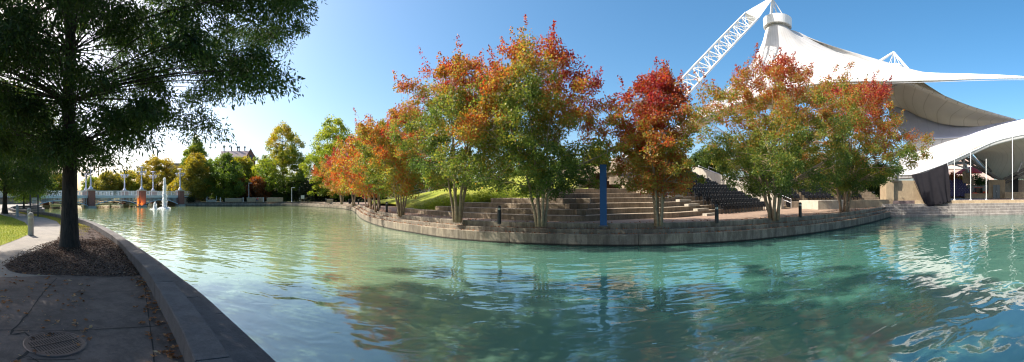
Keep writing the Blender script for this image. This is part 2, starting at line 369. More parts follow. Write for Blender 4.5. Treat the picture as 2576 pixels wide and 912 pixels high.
def make_tree(name,label,base,prof,ncl,nleaf,leaf=(.12,.06),crad=.5,stems=1,trunk_r=.2,trunk_top=.8,fork=.25,
              nlimb=14,bark=None,lmat=None,tint=(.2,.5,.25,.12),droop=.25,seed=1,group=None,cat='tree',lean=(0,0),
              flat=.75,sprig=0,shell=.45,lump=.22,sidered=0,stretch=(1,1),twigs=True,limbr=.3,keep=None):
    """prof: (z,r) of the crown outline above BASE. Clumps of leaves hang on limbs and twigs that really reach them"""
    r=np.random.default_rng(seed); rr=random.Random(seed)
    root=empty(name,base,0,label,cat,group)
    zs=np.array([p[0] for p in prof]); rs=np.array([p[1] for p in prof]); z0,z1=zs[0],zs[-1]
    C=[];tries=0
    ph=r.uniform(0,6.28,6)
    while len(C)<ncl and tries<ncl*60:
        tries+=1
        z=r.uniform(z0,z1); R=np.interp(z,zs,rs)
        if r.uniform()>(R/rs.max())**1.3+.05: continue
        th=r.uniform(0,2*PI)
        Rl=R*(1+lump*(math.sin(2*th+ph[0]+z*.5)+math.sin(3*th+ph[1]-z*.8)+.7*math.sin(5*th+ph[2]+z*1.3))/1.6)
        q=r.uniform()**shell*Rl
        tt=(z-z0)/(z1-z0)
        p=(q*math.cos(th)*stretch[0]+lean[0]*tt,q*math.sin(th)*stretch[1]+lean[1]*tt,z)
        if keep and not keep(base,p): continue
        C.append(p)
    C=np.array(C); ncl=len(C)
    # wood
    m=MB(); H=z1; segs=[]
    for s in range(stems):
        th=2*PI*s/stems+rr.uniform(-.4,.4)
        ro=0 if stems==1 else trunk_r*1.1
        a=Vector((ro*math.cos(th),ro*math.sin(th),-.05))
        zt=H*trunk_top*(1 if stems==1 else rr.uniform(.7,1)); Rt=0 if stems==1 else float(np.interp(zt,zs,rs))*rr.uniform(.25,.6)
        c=Vector((Rt*math.cos(th)*stretch[0]+lean[0]*.6,Rt*math.sin(th)*stretch[1]+lean[1]*.6,zt))
        b=Vector((a.x*1.3+(c.x-a.x)*.22,a.y*1.3+(c.y-a.y)*.22,zt*.5))
        pts=bez(a,b,c,10)
        for q in pts[2:]: q.x+=rr.uniform(-1,1)*trunk_r*.25; q.y+=rr.uniform(-1,1)*trunk_r*.25
        tr=trunk_r if stems==1 else trunk_r*rr.uniform(.42,.62)
        rad=[tr*(1-.86*i/10)+(tr*.0) for i in range(11)]
        rad[0]*=1.35 if stems==1 else 1.15
        if stems==1:
            pts=[a-Vector((0,0,.05)),a+Vector((0,0,.12)),a+Vector((0,0,.45))]+pts[1:]; rad=[tr*1.75,tr*1.4,tr*1.12]+rad[1:]
        m.tube(pts,rad,12 if stems==1 else 7); 
        for i in range(len(pts)): segs.append((pts[i],rad[i]))
    zf=H*fork
    order=r.permutation(ncl)
    limbs=[]
    sp=[(p,q) for p,q in segs if p.z>=zf*.8] or segs
    out=sorted(order[:nlimb*5],key=lambda i:-(C[i][0]**2+C[i][1]**2))[:nlimb]
    for i in out:
        c=Vector(C[i]); hd=math.hypot(c.x,c.y)
        want=max(zf,min(H*trunk_top*.95,c.z-hd*(.45 if droop<.3 else .1)))
        p,q=min(sp,key=lambda s:abs(s[0].z-want)+.35*math.hypot(s[0].x-c.x*.3,s[0].y-c.y*.3))
        mid=p.lerp(c,.5)+Vector((0,0,hd*(.16 if droop>=.3 else .04))) ; pts=bez(p,mid,c,7)
        rad=[max(.012,min(q*.7,trunk_r*limbr)*(1-.85*k/7)) for k in range(8)]
        m.tube(pts,rad,6,False)
        for k in range(1,8): limbs.append((pts[k],rad[k]))
    al=segs[len(segs)//3:]+limbs; AP=np.array([tuple(p) for p,_ in al]); AR=[q for _,q in al]
    if twigs:
        for i in range(ncl):
            c=C[i]; d=AP-c; w=np.linalg.norm(d,axis=1)+np.maximum(0,d[:,2])*1.5; k=int(np.argmin(w))
            p=Vector(AP[k]); c=Vector(c)
            if (c-p).length<.05: continue
            rt=max(.006,min(AR[k]*.7,trunk_r*.09)); mid=p.lerp(c,.5)+Vector((rr.uniform(-.1,.1),rr.uniform(-.1,.1),.08*(c-p).length))
            m.tube(bez(p,mid,c,3),[rt,rt*.8,rt*.6,rt*.35],4,False)
    m.build('trunk',bark or M['bark'],root,smooth=True)
    # leaves
    cr=crad*r.uniform(.6,1.35,ncl)
    idx=np.repeat(np.arange(ncl),nleaf); n=len(idx)
    g=r.normal(size=(n,3)); g/=np.linalg.norm(g,axis=1,keepdims=True); g*=(r.uniform(0,1,n)**.5)[:,None]
    sc=np.stack([cr[idx],cr[idx],cr[idx]*flat],1)
    P=C[idx]+g*sc; P[:,2]-=(g[:,0]**2+g[:,1]**2)*cr[idx]*droop
    if sprig:
        top=C[C[:,2]>z0+(z1-z0)*.45]; rad2=np.hypot(top[:,0],top[:,1])
        pr=rad2/np.interp(top[:,2],zs,rs+.01); sel=top[np.argsort(-(pr+.8*(top[:,2]-z0)/(z1-z0)))[:sprig]]
        k2=nleaf//3; i2=np.repeat(np.arange(len(sel)),k2); h=r.uniform(0,1,len(i2))
        dirn=np.stack([sel[:,0]*.12,sel[:,1]*.12,np.full(len(sel),1.0)],1)+r.normal(size=(len(sel),3))*.15
        hh=r.uniform(.5,1.25,len(sel))
        P2=sel[i2]+dirn[i2]*(h*hh[i2])[:,None]+r.normal(size=(len(i2),3))*(.17*(1.1-h))[:,None]
        P=np.concatenate([P,P2]); g=np.concatenate([g,r.normal(size=(len(i2),3))*.5]); idx=np.concatenate([idx,i2*0])
    n=len(P)
    D=g*.7+r.normal(size=(n,3))*.75; D[:,2]-=droop*1.2; D/=np.linalg.norm(D,axis=1,keepdims=True)
    W=P+np.array(base)
    t0,th_,tn,tr_=tint
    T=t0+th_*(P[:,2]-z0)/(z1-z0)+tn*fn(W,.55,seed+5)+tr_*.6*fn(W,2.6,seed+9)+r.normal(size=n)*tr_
    if sidered: T+=sidered*(np.hypot(P[:,0],P[:,1])/rs.max()-.55)
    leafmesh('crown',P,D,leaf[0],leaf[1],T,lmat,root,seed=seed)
    return root
# ---------------------------------------------------------------- shore lines
WZ=-1.1
pen_px=[(805,522),(858,525.2),(880,529),(892,534),(899,541),(908,550.5),(932,562.7),(977,576),(1043,588),(1122,600.5),(1202,608),(1281,613),(1392,617.5),(1500,620),(1610,620),(1677,618.5),(1757,615),(1875,607.5),(1945,600.5),(2034,590),(2122,576),(2181,563.5),(2222,552.5),(2240,547)]
pen=[G(x,y,WZ) for x,y in pen_px]
pen=resample(catmull(pen,6),.8)
far=[PZ(462,106,WZ),PZ(520,106,WZ),PZ(600,105,WZ),PZ(700,102,WZ),PZ(770,95.5,WZ),pen[0]]
far=resample(catmull(far,6),1.5)
shore=far[:-1]+pen
near_px=[(492,911.5),(469.5,855.6),(430,778),(392,715.7),(362,670.8),(327,635.8),(300,608),(270,585),(225,560.5),(190,550),(118,536),(60,529.5),(30,526.5)]
near=[G(x,y,.27) for x,y in near_px]
bay=[PZ(27,50,.27),PZ(45,58,.27),PZ(95,64,.27),Vector((-79,21.5,.27))]
near=list(reversed(bay))+list(reversed(near))+[Vector((-.7,1.18,.27)),Vector((1.6,0.02,.27)),Vector((5,-1.5,.27)),Vector((12,-3.9,.27)),Vector((28,-7.5,.27)),Vector((48,-10,.27))]
near=resample(catmull(near,6),.6)
s0=pen[-1]; sd=(PZ(2576,47,WZ)-s0).normalized(); sd.z=0
stage_line=[s0+sd*t for t in np.linspace(0,34,18)]; steps_line=[s0+sd*t for t in np.linspace(-1.5,34,18)]
TO=.95
pen_top=offset(shore,TO); st_top=offset(stage_line,2.05)
hole=[Vector((p.x,p.y)) for p in near]            # west..east
hole+= [Vector((52,-8)),Vector((st_top[-1].x,st_top[-1].y))]
hole+= [Vector((p.x,p.y)) for p in reversed(st_top)]
hole+= [Vector((p.x,p.y)) for p in reversed(pen_top)]
hole+= [Vector((-84,70)),Vector((-150,70)),Vector((-150,21.5)),Vector((-81,21.5))]
def sheet(name,outer,holes,z,mat,**kw):
    polys=[[Vector((p[0],p[1],0)) for p in outer]]+[[Vector((p[0],p[1],0)) for p in h] for h in holes]
    tri=tessellate_polygon(polys); pts=[p for q in polys for p in q]
    m=MB(); m.add([(p.x,p.y,z) for p in pts],[t for t in tri])
    o=m.build(name,mat,**kw)
    import bmesh
    bm=bmesh.new(); bm.from_mesh(o.data)
    for f in bm.faces:
        if f.normal.z<0: f.normal_flip()
    bm.to_mesh(o.data); bm.free()
    return o
outer=[(1500*math.cos(t),1500*math.sin(t)) for t in np.linspace(0,2*PI,33)[:-1]]
sheet('ground',outer,[hole],-.012,M['earth'],kind='structure')
m=MB(); m.add([(-160,-60,WZ),(110,-60,WZ),(110,120,WZ),(-160,120,WZ)],[(0,1,2,3)]); m.build('pond_water',M['water'],kind='structure')
m=MB(); m.add([(-200,-80,-2.2),(150,-80,-2.2),(150,150,-2.2),(-200,150,-2.2)],[(0,1,2,3)]); m.build('pond_bed',M['earth'],kind='structure')
m=MB(); m.add([(-151,21,-.9),(-112,21,-.9),(-112,72,-.9),(-151,72,-.9)],[(0,1,2,3)]); m.add([(-112,21,-.9),(-111.8,21,-1.5),(-111.8,72,-1.5),(-112,72,-.9)],[(0,3,2,1)])
m.build('low_bank',M['earth'],kind='structure')
# stepped pond walls ---------------------------------------------------------
def stepped(pts,prof,name,label,mat,group,cut):
    root=empty(name,pts[0],0,label,'wall',group); off=Vector(pts[0])
    loc=[p-Vector((off.x,off.y,off.z)) for p in pts]; pr=[(o_,z-off.z) for o_,z in prof]
    N_=normals2(loc); n=len(pr)
    per=max(2,cut); i=0; parts=0
    while i<len(loc)-1:
        j=min(len(loc)-1,i+per); m=MB()
        if len(loc)-1-j<per//2: j=len(loc)-1
        seg=loc[i:j+1]; nn=N_[i:j+1]; vs=[];fs=[]
        L=len(seg)
        for k,(p,q) in enumerate(zip(seg,nn)):
            sh=Vector((0,0,0))
            if k==0 and i>0: sh=(seg[1]-seg[0]).normalized()*.012
            if k==L-1 and j<len(loc)-1: sh=-(seg[-1]-seg[-2]).normalized()*.012
            sh.z=0
            for o_,z in pr: w=p+q*o_+sh; vs.append((w.x,w.y,z))
        for a in range(L-1):
            for k in range(n-1): fs.append((a*n+k,(a+1)*n+k,(a+1)*n+k+1,a*n+k+1))
        fs.append(tuple(range(n))); fs.append(tuple(reversed([(L-1)*n+k for k in range(n)])))
        m.add(vs,fs); m.build('wall_block',mat,root); i=j
    return root
t1,t2=.5,.28
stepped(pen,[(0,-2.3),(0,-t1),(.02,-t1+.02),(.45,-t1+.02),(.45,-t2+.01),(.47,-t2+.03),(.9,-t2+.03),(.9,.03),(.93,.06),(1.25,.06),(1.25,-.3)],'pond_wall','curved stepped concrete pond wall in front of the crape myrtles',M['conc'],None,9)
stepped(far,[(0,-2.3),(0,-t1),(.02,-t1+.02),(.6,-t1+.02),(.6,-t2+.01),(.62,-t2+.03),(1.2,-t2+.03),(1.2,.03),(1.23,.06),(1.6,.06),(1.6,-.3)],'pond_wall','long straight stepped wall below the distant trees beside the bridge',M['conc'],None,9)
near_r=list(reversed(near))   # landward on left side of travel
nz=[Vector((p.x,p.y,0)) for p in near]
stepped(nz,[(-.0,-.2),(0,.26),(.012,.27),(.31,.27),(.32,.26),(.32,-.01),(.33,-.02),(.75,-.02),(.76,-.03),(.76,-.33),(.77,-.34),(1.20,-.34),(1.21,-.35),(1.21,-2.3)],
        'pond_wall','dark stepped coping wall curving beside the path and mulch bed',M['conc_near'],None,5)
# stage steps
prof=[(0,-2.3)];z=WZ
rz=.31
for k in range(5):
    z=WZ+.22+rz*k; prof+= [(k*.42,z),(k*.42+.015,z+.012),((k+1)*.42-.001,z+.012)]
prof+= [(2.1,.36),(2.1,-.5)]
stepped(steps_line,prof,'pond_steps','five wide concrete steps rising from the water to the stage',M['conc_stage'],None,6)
# ---------------------------------------------------------------- paving, lawns, mulch
def clipnear(px_list,z=0): return [G(x,y,z) for x,y in px_list]
near2=[Vector((p.x,p.y)) for p in near]
def near_between(x0,x1): return [p for p in near2 if x0<=p.x<=x1]
# pavement: everything landward of the coping, west and south of the camera
path_outer=[Vector((60,-14)),Vector((60,-40)),Vector((-60,-40)),Vector((-75,10))]
pv=[p for p in near2 if p.y<45]
path_poly=pv[::1]+path_outer[0:1]+path_outer[1:]
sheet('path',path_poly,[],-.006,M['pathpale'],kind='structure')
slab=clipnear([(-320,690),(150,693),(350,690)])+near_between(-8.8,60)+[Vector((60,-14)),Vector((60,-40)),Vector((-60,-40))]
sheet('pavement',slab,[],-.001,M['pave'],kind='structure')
lawn=[G(-420,700),G(-200,650),G(0,619),G(50,600),G(72,590),G(75,575),G(62,560),G(30,548),G(0,541),G(-120,535),PZ(-400,60)]
sheet('lawn',lawn,[],.004,M['lawn'],kind='structure')
dry=clipnear([(30,529.5),(70,541),(112,547),(140,556),(153,568),(150,585)])+[p for p in near2 if -40<p.x<-17][::-1]
drypoly=clipnear([(24,531),(70,541.5),(112,548),(142,557),(153,568),(152,590),(215,600)])+[G(x+2,y+1.5) for x,y in [(225,572),(190,560),(118,541),(60,533)]]
sheet('lawn',drypoly,[],.004,M['drygrass'],kind='structure')
# mulch bed, slightly heaped round the oak
OAK=G(175,634); OAK.z=0
mu_px=[(10,668),(40,650),(95,630),(145,605),(158,580),(175,566),(230,574),(268,590),(300,610),(325,637),(345,665),(356,692),(250,697),(150,693),(70,690),(25,682)]
mu=[G(x,y) for x,y in mu_px]
mc=sum(mu,Vector())/len(mu); mcl=[p for p in mu]
m=MB(); ringn=14; bd=catmull(mcl+[mcl[0]],4)[:-1]; rg=random.Random(3)
vs=[];fs=[]
for k in range(ringn+1):
    t=k/ringn
    for i,p in enumerate(bd):
        q=OAK.lerp(p,t) if k else OAK
        h=.07*(1-t)**1.2*(1 if k<ringn else 0)+(.035*math.sin(i*1.7+k*2.3)*math.sin(k*.9+i*.6) if 0<k<ringn else 0)
        vs.append((q.x,q.y,.012+max(0,h)+(.02 if 0<k<ringn else -.02)))
nb=len(bd)
for k in range(ringn):
    for i in range(nb): fs.append((k*nb+i,k*nb+(i+1)%nb,(k+1)*nb+(i+1)%nb,(k+1)*nb+i))
m.add(vs,fs); m.build('mulch_bed',M['mulch'],smooth=True,kind='structure')
# chips of bark over the mulch, dry leaves, grass blades : uncountable, one mesh each
def inpoly(P,poly):
    x,y=P[:,0],P[:,1]; c=np.zeros(len(P),bool); n=len(poly)
    for i in range(n):
        x1,y1=poly[i][0],poly[i][1]; x2,y2=poly[i-1][0],poly[i-1][1]
        if y1==y2: continue
        c^=((y1>y)!=(y2>y))&(x<(x2-x1)*(y-y1)/(y2-y1)+x1)
    return c
def scatter(poly,n,rng):
    a=np.array([(p[0],p[1]) for p in poly]); lo,hi=a.min(0),a.max(0); out=np.zeros((0,2))
    while len(out)<n:
        P=rng.uniform(lo,hi,(n*2,2)); out=np.concatenate([out,P[inpoly(P,poly)]])
    return out[:n]
rg=np.random.default_rng(5)
P2=scatter(bd,24000,rg); dd=np.hypot(P2[:,0]-OAK.x,P2[:,1]-OAK.y); 
P2=P2+rg.normal(size=P2.shape)*.05
P=np.concatenate([P2,(.02+.16*np.clip(1-dd/4,0,1)**1.3+rg.uniform(0,.03,len(P2)))[:,None]],1)
D=rg.normal(size=(len(P),3))*[1,1,.16]; D/=np.linalg.norm(D,axis=1,keepdims=True)
M['chip']=leafmat('bark_chips',[(0,(.03,.015,.01)),(.5,(.12,.055,.032)),(.85,(.26,.14,.08)),(1,(.42,.29,.19))],0,.9)
tag(leafmesh('mulch_litter',P,D,.048,.018,rg.uniform(0,1,len(P))**1.6,M['chip']),kind='stuff')
def flatleaves(name,P2,z,size,tmean,seed):
    r=np.random.default_rng(seed); n=len(P2)
    k=3; idx=np.repeat(np.arange(n),k); P=np.concatenate([P2[idx],np.full((n*k,1),z)],1)
    a=r.uniform(0,6.28,n)[idx]+np.tile([0,1.0,-1.0],n); D=np.stack([np.cos(a),np.sin(a),r.uniform(.02,.22,n*k)],1); D/=np.linalg.norm(D,axis=1,keepdims=True)
    return tag(leafmesh(name,P,D,size,size*.5,np.clip(tmean+r.normal(size=n)[idx]*.25,0,1),M['fallen'],seed=seed),kind='stuff')
# fallen leaves : drifts against the coping and a thin scatter on the slabs
cp=[p for p in near2 if -9<p.x<2.5]; pts=[]
nn=normals2([Vector((p.x,p.y,0)) for p in near])
nl=[(p,q) for p,q in zip(near2,nn) if -11<p.x<2.5]
for i in range(420):
    p,q=nl[rg.integers(len(nl))]; o_=-abs(rg.normal())*.10-.02
    pts.append((p.x+q.x*o_+rg.uniform(-.3,.3),p.y+q.y*o_+rg.uniform(-.16,.16)))
pts=[p for p in pts if not any((p[0]-a.x)**2+(p[1]-a.y)**2<.0 for a,_ in nl[:1])]
flatleaves('leaf_litter',np.array(pts),.012,.058,.5,3)
sc=scatter([Vector((-9,3)),Vector((-9,-.5)),Vector((-1.5,-1)),Vector((-3,1.4)),Vector((-6.6,3.2))],230,rg)
flatleaves('leaf_litter',sc,.008,.06,.55,4)
tw=scatter([Vector((-9,3)),Vector((-9,-.5)),Vector((-1.5,-1)),Vector((-3,1.4)),Vector((-6.6,3.2))],500,rg)
D=rg.normal(size=(500,3))*[1,1,.1]; D/=np.linalg.norm(D,axis=1,keepdims=True)
tag(leafmesh('twig_litter',np.concatenate([tw,np.full((500,1),.008)],1),D,.05,.008,rg.uniform(.5,1,500),M['fallen']),kind='stuff')
# leaf litter lying on the treads of the long wall, under the myrtles
Lw=[]; nP=normals2(pen)
for i in range(5200):
    k=rg.integers(0,len(pen)); p,q=pen[k],nP[k]; lv=rg.integers(3)
    if lv<2: o_=.43-abs(rg.normal())*.09+.45*lv; z=(-t1+.03,-t2+.04)[lv]
    else: o_=1.3+abs(rg.normal())*.8; z=.012
    if lv<2 and o_<.06+.45*lv: continue
    Lw.append((p.x+q.x*o_+rg.uniform(-.4,.4)*(-q.y),p.y+q.y*o_+rg.uniform(-.4,.4)*q.x,z))
Lw=np.array(Lw); D=rg.normal(size=Lw.shape)*[1,1,.3]; D/=np.linalg.norm(D,axis=1,keepdims=True)
tag(leafmesh('leaf_litter',Lw,D,.11,.07,rg.uniform(.1,.75,len(Lw)),M['fallen']),kind='stuff')
# grass blades
gp=scatter([G(-200,650),G(0,619),G(50,600),G(72,590),G(75,575),G(62,560),G(30,548),G(0,541),G(-120,535)],26000,rg)
D=rg.normal(size=(len(gp),3))*[.5,.5,.1]+[0,0,1]; D/=np.linalg.norm(D,axis=1,keepdims=True)
tag(leafmesh('grass',np.concatenate([gp,np.full((len(gp),1),0.0)],1),D,.075,.014,.45+rg.normal(size=len(gp))*.25,M['blade']),kind='stuff')
gp=scatter(drypoly,9000,rg)
D=rg.normal(size=(len(gp),3))*[.5,.5,.1]+[0,0,1]; D/=np.linalg.norm(D,axis=1,keepdims=True)
tag(leafmesh('grass',np.concatenate([gp,np.full((len(gp),1),0.0)],1),D,.08,.018,.8+rg.normal(size=len(gp))*.2,M['blade']),kind='stuff')
# joints and the long crack in the pavement, 3 mm deep strips
def crack(px,w,jit=0,seed=0):
    r=random.Random(seed); pts=[G(x,y) for x,y in px]; pts=resample(pts,.12); m=MB(); vs=[]; fs=[]
    for i,(p,n) in enumerate(zip(pts,normals2(pts))):
        j=r.uniform(-1,1)*jit; ww=w*(.6+.8*r.random()) if jit else w
        vs+= [tuple(p+n*(j+ww/2)),tuple(p+n*(j-ww/2))]
    vs=[(x,y,.0025) for x,y,_ in vs]
    m.add(vs,[(2*i,2*i+1,2*i+3,2*i+2) for i in range(len(pts)-1)])
    return m
for k,(px,w,j) in enumerate([([(-200,828),(30,831),(100,834),(200,832),(300,826),(392,821),(425,812)],.014,.005),
    ([(143,700),(110,735),(78,780),(45,818),(30,832)],.022,.008),([(30,832),(28,846),(60,836),(84,856)],.03,.012),
    ([(362,712),(370,765),(378,830),(384,870),(389,940)],.013,.003),([(-120,726),(60,733),(180,736),(290,735),(366,730)],.008,.002),
    ([(84,870),(60,895),(45,905)],.03,.012),([(68,905),(140,906),(190,905)],.012,.004),([(45,905),(70,896),(95,910),(110,925)],.016,.008)]):
    crack(px,w,j,k).build('pavement_joint',M['joint'],kind='structure')
# manhole cover with a slotted grate ------------------------------------------
mc_=G(138,865); R=.36
root=empty('manhole_cover',(mc_.x,mc_.y,.001),math.radians(8),'round cast iron slotted drain cover set in the cracked pavement','manhole cover')
m=MB(); m.lathe((0,0,0),[(R*.9,.0),(R*.9,.006),(R*.93,.012),(R*1.0,.012),(R*1.03,.004)],40); m.v=m.v; 
o=m.build('rim',M['iron'],root); 
m=MB(); m.lathe((0,0,0),[(R*.91,.001),(R*.91,.0085)],40); m.build('plate',M['iron'],root)
m=MB()
for col,(xa,xb) in enumerate([(-.30,-.17),(-.135,-.01),(.02,.15),(.185,.31)]):
    y=-.28
    while y<.29:
        hw=math.sqrt(max(0,(R*.86)**2-y*y)); a,b=max(xa,-hw),min(xb,hw)
        if b-a>.03: m.box(((a+b)/2,y,.0090),(b-a,.012,.0018))
        y+=.034
m.build('grate_slot',M['joint'],root)
m=MB(); m.box((0.005,0,.0105),(.022,R*1.7,.006)); m.build('grate_bar',M['iron'],root)
# ---------------------------------------------------------------- plaza
plaza=[Vector((p.x,p.y)) for p in pen_top[max(0,len(far)-6):]]
plaza+= [Vector((st_top[0].x,st_top[0].y)),Vector((st_top[-1].x,st_top[-1].y)),Vector((90,20)),Vector((60,75)),Vector((0,95)),Vector((-42,93))]
sheet('plaza',plaza,[],-.004,M['plaza'],kind='structure')
# far promenade
fp=[Vector((p.x,p.y)) for p in pen_top[:len(far)]]
sheet('promenade',fp+[Vector((-41,90)),Vector((-80,86))],[],-.005,M['pathpale'],kind='structure')
sheet('lawn',[Vector((-81,84)),Vector((-41,89)),Vector((-38,105)),Vector((-85,100))],[],.001,M['lawn'],kind='structure')
# ---------------------------------------------------------------- terraces
RIS,TRD=.355,.9
Lb=[G(1010,532.5),G(1060,538.5),G(1120,544),G(1200,549),G(1275,553),G(1380,556.5),G(1470,557.5)]
corner=Lb[-1]
Rb=[corner,G(1528,554.5),G(1610,551),G(1700,548),Vector((14.2,25.3,0)),Vector((16.3,26.5,0)),Vector((24.0,29.9,0))]
Lb=resample(catmull(Lb,5),.7); Rb=[Vector((p.x,p.y,0)) for p in Rb]
Rb=resample(catmull(Rb,6),.6)
def band(pts,z0,z1,depth,name,mat,root,lip=.0):
    """one terrace step: riser, tread of DEPTH, soft front edge"""
    prof=[(0,z0-.3),(0,z1-.02),(.02,z1),(depth,z1),(depth,z0-.3)]
    m=MB(); Nn=normals2(pts); n=len(prof); vs=[];fs=[]
    for p,q in zip(pts,Nn):
        for o_,z in prof: w=p+q*o_; vs.append((w.x,w.y,z))
    for i in range(len(pts)-1):
        for k in range(n-1): fs.append((i*n+k,(i+1)*n+k,(i+1)*n+k+1,i*n+k+1))
    fs.append(tuple(range(n))); fs.append(tuple(reversed([(len(pts)-1)*n+k for k in range(n)])))
    m.add(vs,fs); return m.build(name,mat,root)
rt=empty('terrace',(0,0,0),0,'low curved concrete terrace steps in front of the grassy slope','terrace')
for k in range(4):
    line=offset(Lb,TRD*k); L0=int(len(line)*[0,.30,.42,.56][k]); line=line[L0:]
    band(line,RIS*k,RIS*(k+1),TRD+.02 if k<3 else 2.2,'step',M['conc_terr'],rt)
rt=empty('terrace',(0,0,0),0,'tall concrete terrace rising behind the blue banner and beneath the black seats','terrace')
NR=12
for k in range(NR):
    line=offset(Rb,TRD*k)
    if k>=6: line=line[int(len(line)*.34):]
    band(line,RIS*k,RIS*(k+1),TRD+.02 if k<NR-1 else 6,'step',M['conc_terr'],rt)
# aisle half steps
stp=Vector((13.4,24.6,0)); ad=Vector((-.402,.915,0)); al=Vector((.915,.402,0))
ai=empty('aisle_stairs',(0,0,0),0,'pale half steps climbing the terrace next to the black seats','stairs')
for k in range(NR):
    c=Vector((14.6,25.0,0))+ad*(TRD*k-.2)+Vector((0,0,RIS*k+RIS*.25))
    MB().box(c,(1.5,.42,RIS*.5),rz=math.atan2(al.y,al.x)).build('stair_tread',M['conc_pale'],ai)
# ---------------------------------------------------------------- seats
def seat_meshes():
    root=empty('stadium_seat',(0,0,0))
    m=MB(); W=.25
    P=[]
    for i in range(5):
        x=-W+2*W*i/4; cv=.05*(1-(x/W)**2)
        P.append([Vector((x,-.10+cv+.02,.40)),Vector((x,-.02+cv,.62)),Vector((x*.97,.05+cv,.84)),Vector((x*.86,.07+cv,.90))])
    m.grid(P); Q=[[p+Vector((0,.045,0)) for p in r] for r in P]; m.grid([list(reversed(r)) for r in Q])
    for i in range(4):
        m.add([P[i][3],P[i+1][3],Q[i+1][3],Q[i][3]],[(0,1,2,3)]); m.add([P[i][0],Q[i][0],Q[i+1][0],P[i+1][0]],[(0,1,2,3)])
    for r_,q_ in((P[0],Q[0]),(P[-1],Q[-1])):
        for j in range(3): m.add([r_[j],r_[j+1],q_[j+1],q_[j]],[(0,1,2,3)])
    m.mi=1; m.box((0,.055,.865),(.075,.012,.03)); m.box((0,.118+.008,.86),(.075,.004,.04))
    m.build('backrest',[M['seat'],M['plate']],root)
    m=MB(); m.box((0,-.20,.55),(.43,.06,.40),rx=math.radians(-14)); m.box((0,-.235,.54),(.36,.02,.32),rx=math.radians(-14))
    m.build('seat_pan',M['seat'],root,bevel=.015)
    for s in(-1,1):
        m=MB(); m.box((s*.255,-.10,.47),(.03,.30,.06),rx=.25); m.box((s*.255,-.03,.25),(.035,.07,.5)); m.box((s*.255,-.10,.02),(.06,.22,.04)); m.box((s*.255,-.2,.64),(.045,.26,.03))
        m.build('bracket',M['black'],root)
    return root
ORD='first second third fourth fifth sixth seventh eighth ninth tenth eleventh twelfth thirteenth fourteenth fifteenth sixteenth seventeenth eighteenth nineteenth twentieth twenty-first twenty-second twenty-third twenty-fourth'.split()
proto=seat_meshes(); used=False
def put_seat(p,rz,label,group):
    global used
    o=copy_tree(proto) if used else proto; used=True
    o.location=p; o.rotation_euler=(0,0,rz); tag(o,label,'seat',group); return o
sp0=Vector((16.55,26.35,0)); rz=math.atan2(al.y,al.x)
ns=0
for k in range(11):
    ncol=15 if k<6 else 13
    for c in range(ncol):
        p=sp0+al*(.555*c)+ad*(TRD*k-.22)+Vector((0,0,RIS*k if k else 0))
        if k: p+=ad*0
        put_seat(p,rz,f'black folding seat, {ORD[c]} from the aisle stairs in the {ORD[k]} row up from the plaza','black folding seats beside the aisle stairs'); ns+=1
# seating bank to the east, on its own plinth
P0=Vector((28.6,33.6,.75)); P1=Vector((41.2,28.9,.75)); dl=(P1-P0).normalized(); up=Vector((-dl.y,dl.x,0)); rz2=math.atan2(dl.y,dl.x)
pl=empty('seating_bank',(0,0,0),0,'stepped concrete bank carrying the shaded black seats behind the planter wall','seating bank')
for k in range(10):
    a=P0-dl*1.0+up*(TRD*k-.7); b=P1+dl*2+up*(TRD*k-.7)
    z=.72+.38*k
    MB().prism([a,b,b+up*(TRD if k<9 else 5),a+up*(TRD if k<9 else 5)],-.1,z).build('step',M['conc_terr'],pl)
for k in range(6):
    for c in range(21):
        if c in(6,14): continue
        p=P0+dl*(.6*c)+up*(TRD*k-.05)+Vector((0,0,.38*k-.03))
        put_seat(p,rz2,f'black seat, {ORD[c]} from the sloping parapet in shaded row {ORD[k]} behind the planter wall','shaded black seats behind the planter wall'); ns+=1
# the rows above these, out of 300
m=MB(); 
for k in range(6,10):
    for c in range(22):
        if c in(6,14): continue
        p=P0+dl*(.6*c)+up*(TRD*k+.0)+Vector((0,0,.38*k-.03))
        m.box(p+Vector((0,0,.65)),(.46,.08,.5),rz=rz2); m.box(p+Vector((0,0,.42))-up*.2,(.44,.36,.08),rz=rz2)
m.build('upper_seat_rows',M['seat'],kind='stuff')
# sloping parapet with handrails between the two banks
b0=Vector((26.6,29.9,0)); 
pw=empty('parapet_wall',(0,0,0),0,'pale sloping parapet wall climbing beside the black seat rows','wall')
m=MB(); n=10; L_=12.0
vs=[]
for i in range(n+1):
    t=L_*i/n; p=b0+ad*t; zt=1.25+.375*t*(1-.012*t)
    vs+= [tuple(p-al*.22+Vector((0,0,-.2))),tuple(p-al*.22+Vector((0,0,zt))),tuple(p+al*.22+Vector((0,0,zt))),tuple(p+al*.22+Vector((0,0,-.2)))]
fs=[]
for i in range(n):
    for k in range(3): fs.append((i*4+k,(i+1)*4+k,(i+1)*4+k+1,i*4+k+1))
fs+= [(0,1,2,3),(n*4+3,n*4+2,n*4+1,n*4)]
m.add(vs,fs); m.build('wall_body',M['conc_pale'],pw)
st=empty('stairs',(0,0,0),0,'long concrete stairs climbing between the parapet and the shaded seats','stairs')
for k in range(22):
    p=b0+al*1.45+ad*(.5*k+.3)
    MB().box(p+Vector((0,0,.09*k)),(2.3,.5,.2+.18*k),rz=rz).build('stair_tread',M['conc_tan'],st)
